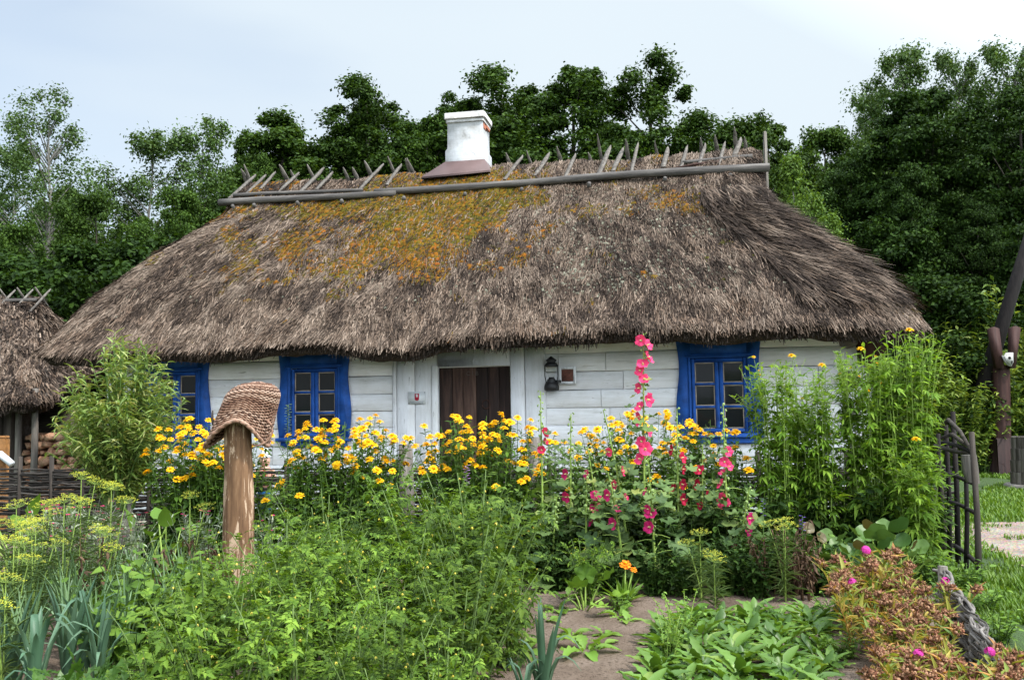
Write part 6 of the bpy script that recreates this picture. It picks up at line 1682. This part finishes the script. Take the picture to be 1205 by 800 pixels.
def sweet_proto(seed, fresh=0, nh=7):
    r = np.random.default_rng(seed); root = bpy.data.objects.new('withered_sweet_william', None); COL.objects.link(root)
    B, C, Tp = stems_gen(nh, .06, .16, .27, .38, (0, 0), r); mb = MB(); stem_mesh(mb, B, C, Tp, .0035, .0025, 5, 4); mb.build('stem', [MT['wilt']], root)
    mb = MB(); leaf_on_stems(mb, B, C, Tp, 20, .1, 1.0, LANCE, .06, .12, .2, 0, (15, 75), r); mb.build('foliage', [MT['wilt']], root)
    for i in range(nh): put_flower(SHF if i < fresh else SH[i % 3], root, Tp[i] + (np.array([0, 0, .03]) if i < fresh else 0), nrm(np.array([0, -.15, 1]) + r.normal(0, .25, 3)), .72 if i < fresh else r.uniform(.85, 1.35), 'flower_head')
    root.location = (0, -300, 0); return kids(root)
SW = [sweet_proto(s) for s in (1, 2, 3)]; SWF = sweet_proto(4, 1)
k = 0
for Y in np.arange(3.25, 6.45, .235):
    xl, xr = np.interp(Y, [3.2, 5.2, 6.4], [1.3, 2.08, 2.46]), np.interp(Y, [3.2, 4.1, 5.7, 6.4], [1.85, 2.02, 2.42, 2.8])
    m = int((xr - xl) / .19) + 1
    for j in range(m):
        x = xl + (xr - xl) * (j + .5) / m + rng.uniform(-.05, .05)
        place(SW[k % 3], (x, Y + rng.uniform(-.06, .06), 0), rng.uniform(0, 6), rng.uniform(.76, 1.02), 'withered sweet william with rusty brown seed heads in the right hand bed', 'withered flower', 'withered sweet williams in the bed', (rng.uniform(-.08, .08), rng.uniform(-.08, .08))); k += 1
for i, (px, Y, s, lb) in enumerate([(1018, 5.75, 1.25, 'withered sweet william still carrying one bright purple head'), (1000, 5.9, 1.0, 'withered sweet william with a purple head beside the dark path'), (1010, 5.3, 1.0, 'withered sweet william with a small purple head near the bed edge'), (1110, 5.4, .95, 'withered sweet william with a pink head against the woven edging'), (1170, 3.9, .9, 'withered sweet william with a pink head at the lower right corner'), (1095, 3.9, .9, 'withered sweet william with a pink head low in the bed')]):
    place(SWF, (gx(px, Y), Y, .02), i * 1.7, s, lb, 'withered flower', 'withered sweet williams in the bed')

# --- weeds along the paths, lawn grass
wd = leafy_proto('low_weed', 12, .22, .2, 22, 7, [OVAL, LANCE], .04, .09, .5, 'broad', 'stem_green', (-10, 40))
for i, (px, Y, s, lb) in enumerate([(1118, 7.0, 1.2, 'low weed tuft at the foot of the rustic gate'), (1140, 6.9, 1.0, 'low weed tuft by the outer gate pole'), (1095, 7.3, 1.3, 'low weed tuft left of the gate'), (1150, 6.3, .9, 'low weed tuft between gate and woven edging'), (1175, 5.6, .8, 'low weed tuft on the gravel path'), (1120, 6.2, 1.0, 'low weed tuft above the woven edging'), (995, 5.2, .7, 'low weed tuft at the dark path side of the withered flowers'), (985, 6.2, .8, 'low weed tuft at the end of the narrow dark path'), (1200, 4.7, .8, 'low weed tuft at the right picture edge'), (730, 6.5, .6, 'low weed tuft before the marigold'), (600, 6.8, .7, 'low weed tuft in the shade left of the bare soil')]):
    place(wd, (gx(px, Y), Y, 0), i * 1.3, s, lb, 'weed', 'low weeds beside the paths')


def grass(name, n, fx, hmin, hmax, label):
    X, Y = fx(n); n = len(X); mb = MB()
    a = rng.random(n) * 6.28; h = rng.uniform(hmin, hmax, n); P = np.stack([X, Y, np.zeros(n)], 1)
    ln = np.stack([np.cos(a), np.sin(a), 0 * a], 1); w_ = np.stack([-np.sin(a), np.cos(a), 0 * a], 1) * (.004 + .0009 * Y)[:, None] * .7
    mid = P + ln * (h * .2)[:, None] + np.array([0, 0, 1]) * (h * .6)[:, None]; tip = P + ln * (h * .55)[:, None] + np.array([0, 0, 1]) * h[:, None]
    V = np.stack([P - w_, P + w_, mid + w_ * .8, mid - w_ * .8, tip], 1).reshape(-1, 3); b = np.arange(n)[:, None] * 5
    mb.add(V, b + np.array([[0, 1, 2, 3]])); mb.f.append((3, b + np.array([[3, 2, 4]]), np.zeros(n, int)))
    return tag(mb.build(name, [MT['grass']]), label, None, None, 'stuff')
def lawn(n):
    Y = 6 + 17 * rng.random(n) ** 1.5; X = rng.uniform(2.6, 15, n); pxs = 602 + X / Y * F
    pc = 3.75 + (Y - 5) * .42 + .25 * np.sin(Y * 1.1)
    bare = (np.abs(X - pc) < .55) & (Y < 11); bare &= vn(X * 3, Y * 3, 4) > .25
    k = (pxs > 1085) & (pxs < 1330) & ~bare & (vn(X * 1.2, Y * 1.2, 17) > .18)
    return X[k], Y[k]
grass('grass', 150000, lawn, .03, .075, 'short green lawn grass')
def edge(n):
    Y = rng.uniform(3.6, 7.4, n); X = rng.uniform(2.2, 4.6, n); k = (vn(X * 2.2, Y * 2.2, 19) > .52) & (X > 2.5 + (Y - 4.15) * .2)
    return X[k], Y[k]
grass('grass', 26000, edge, .03, .1, 'patchy grass beside the gravel path')
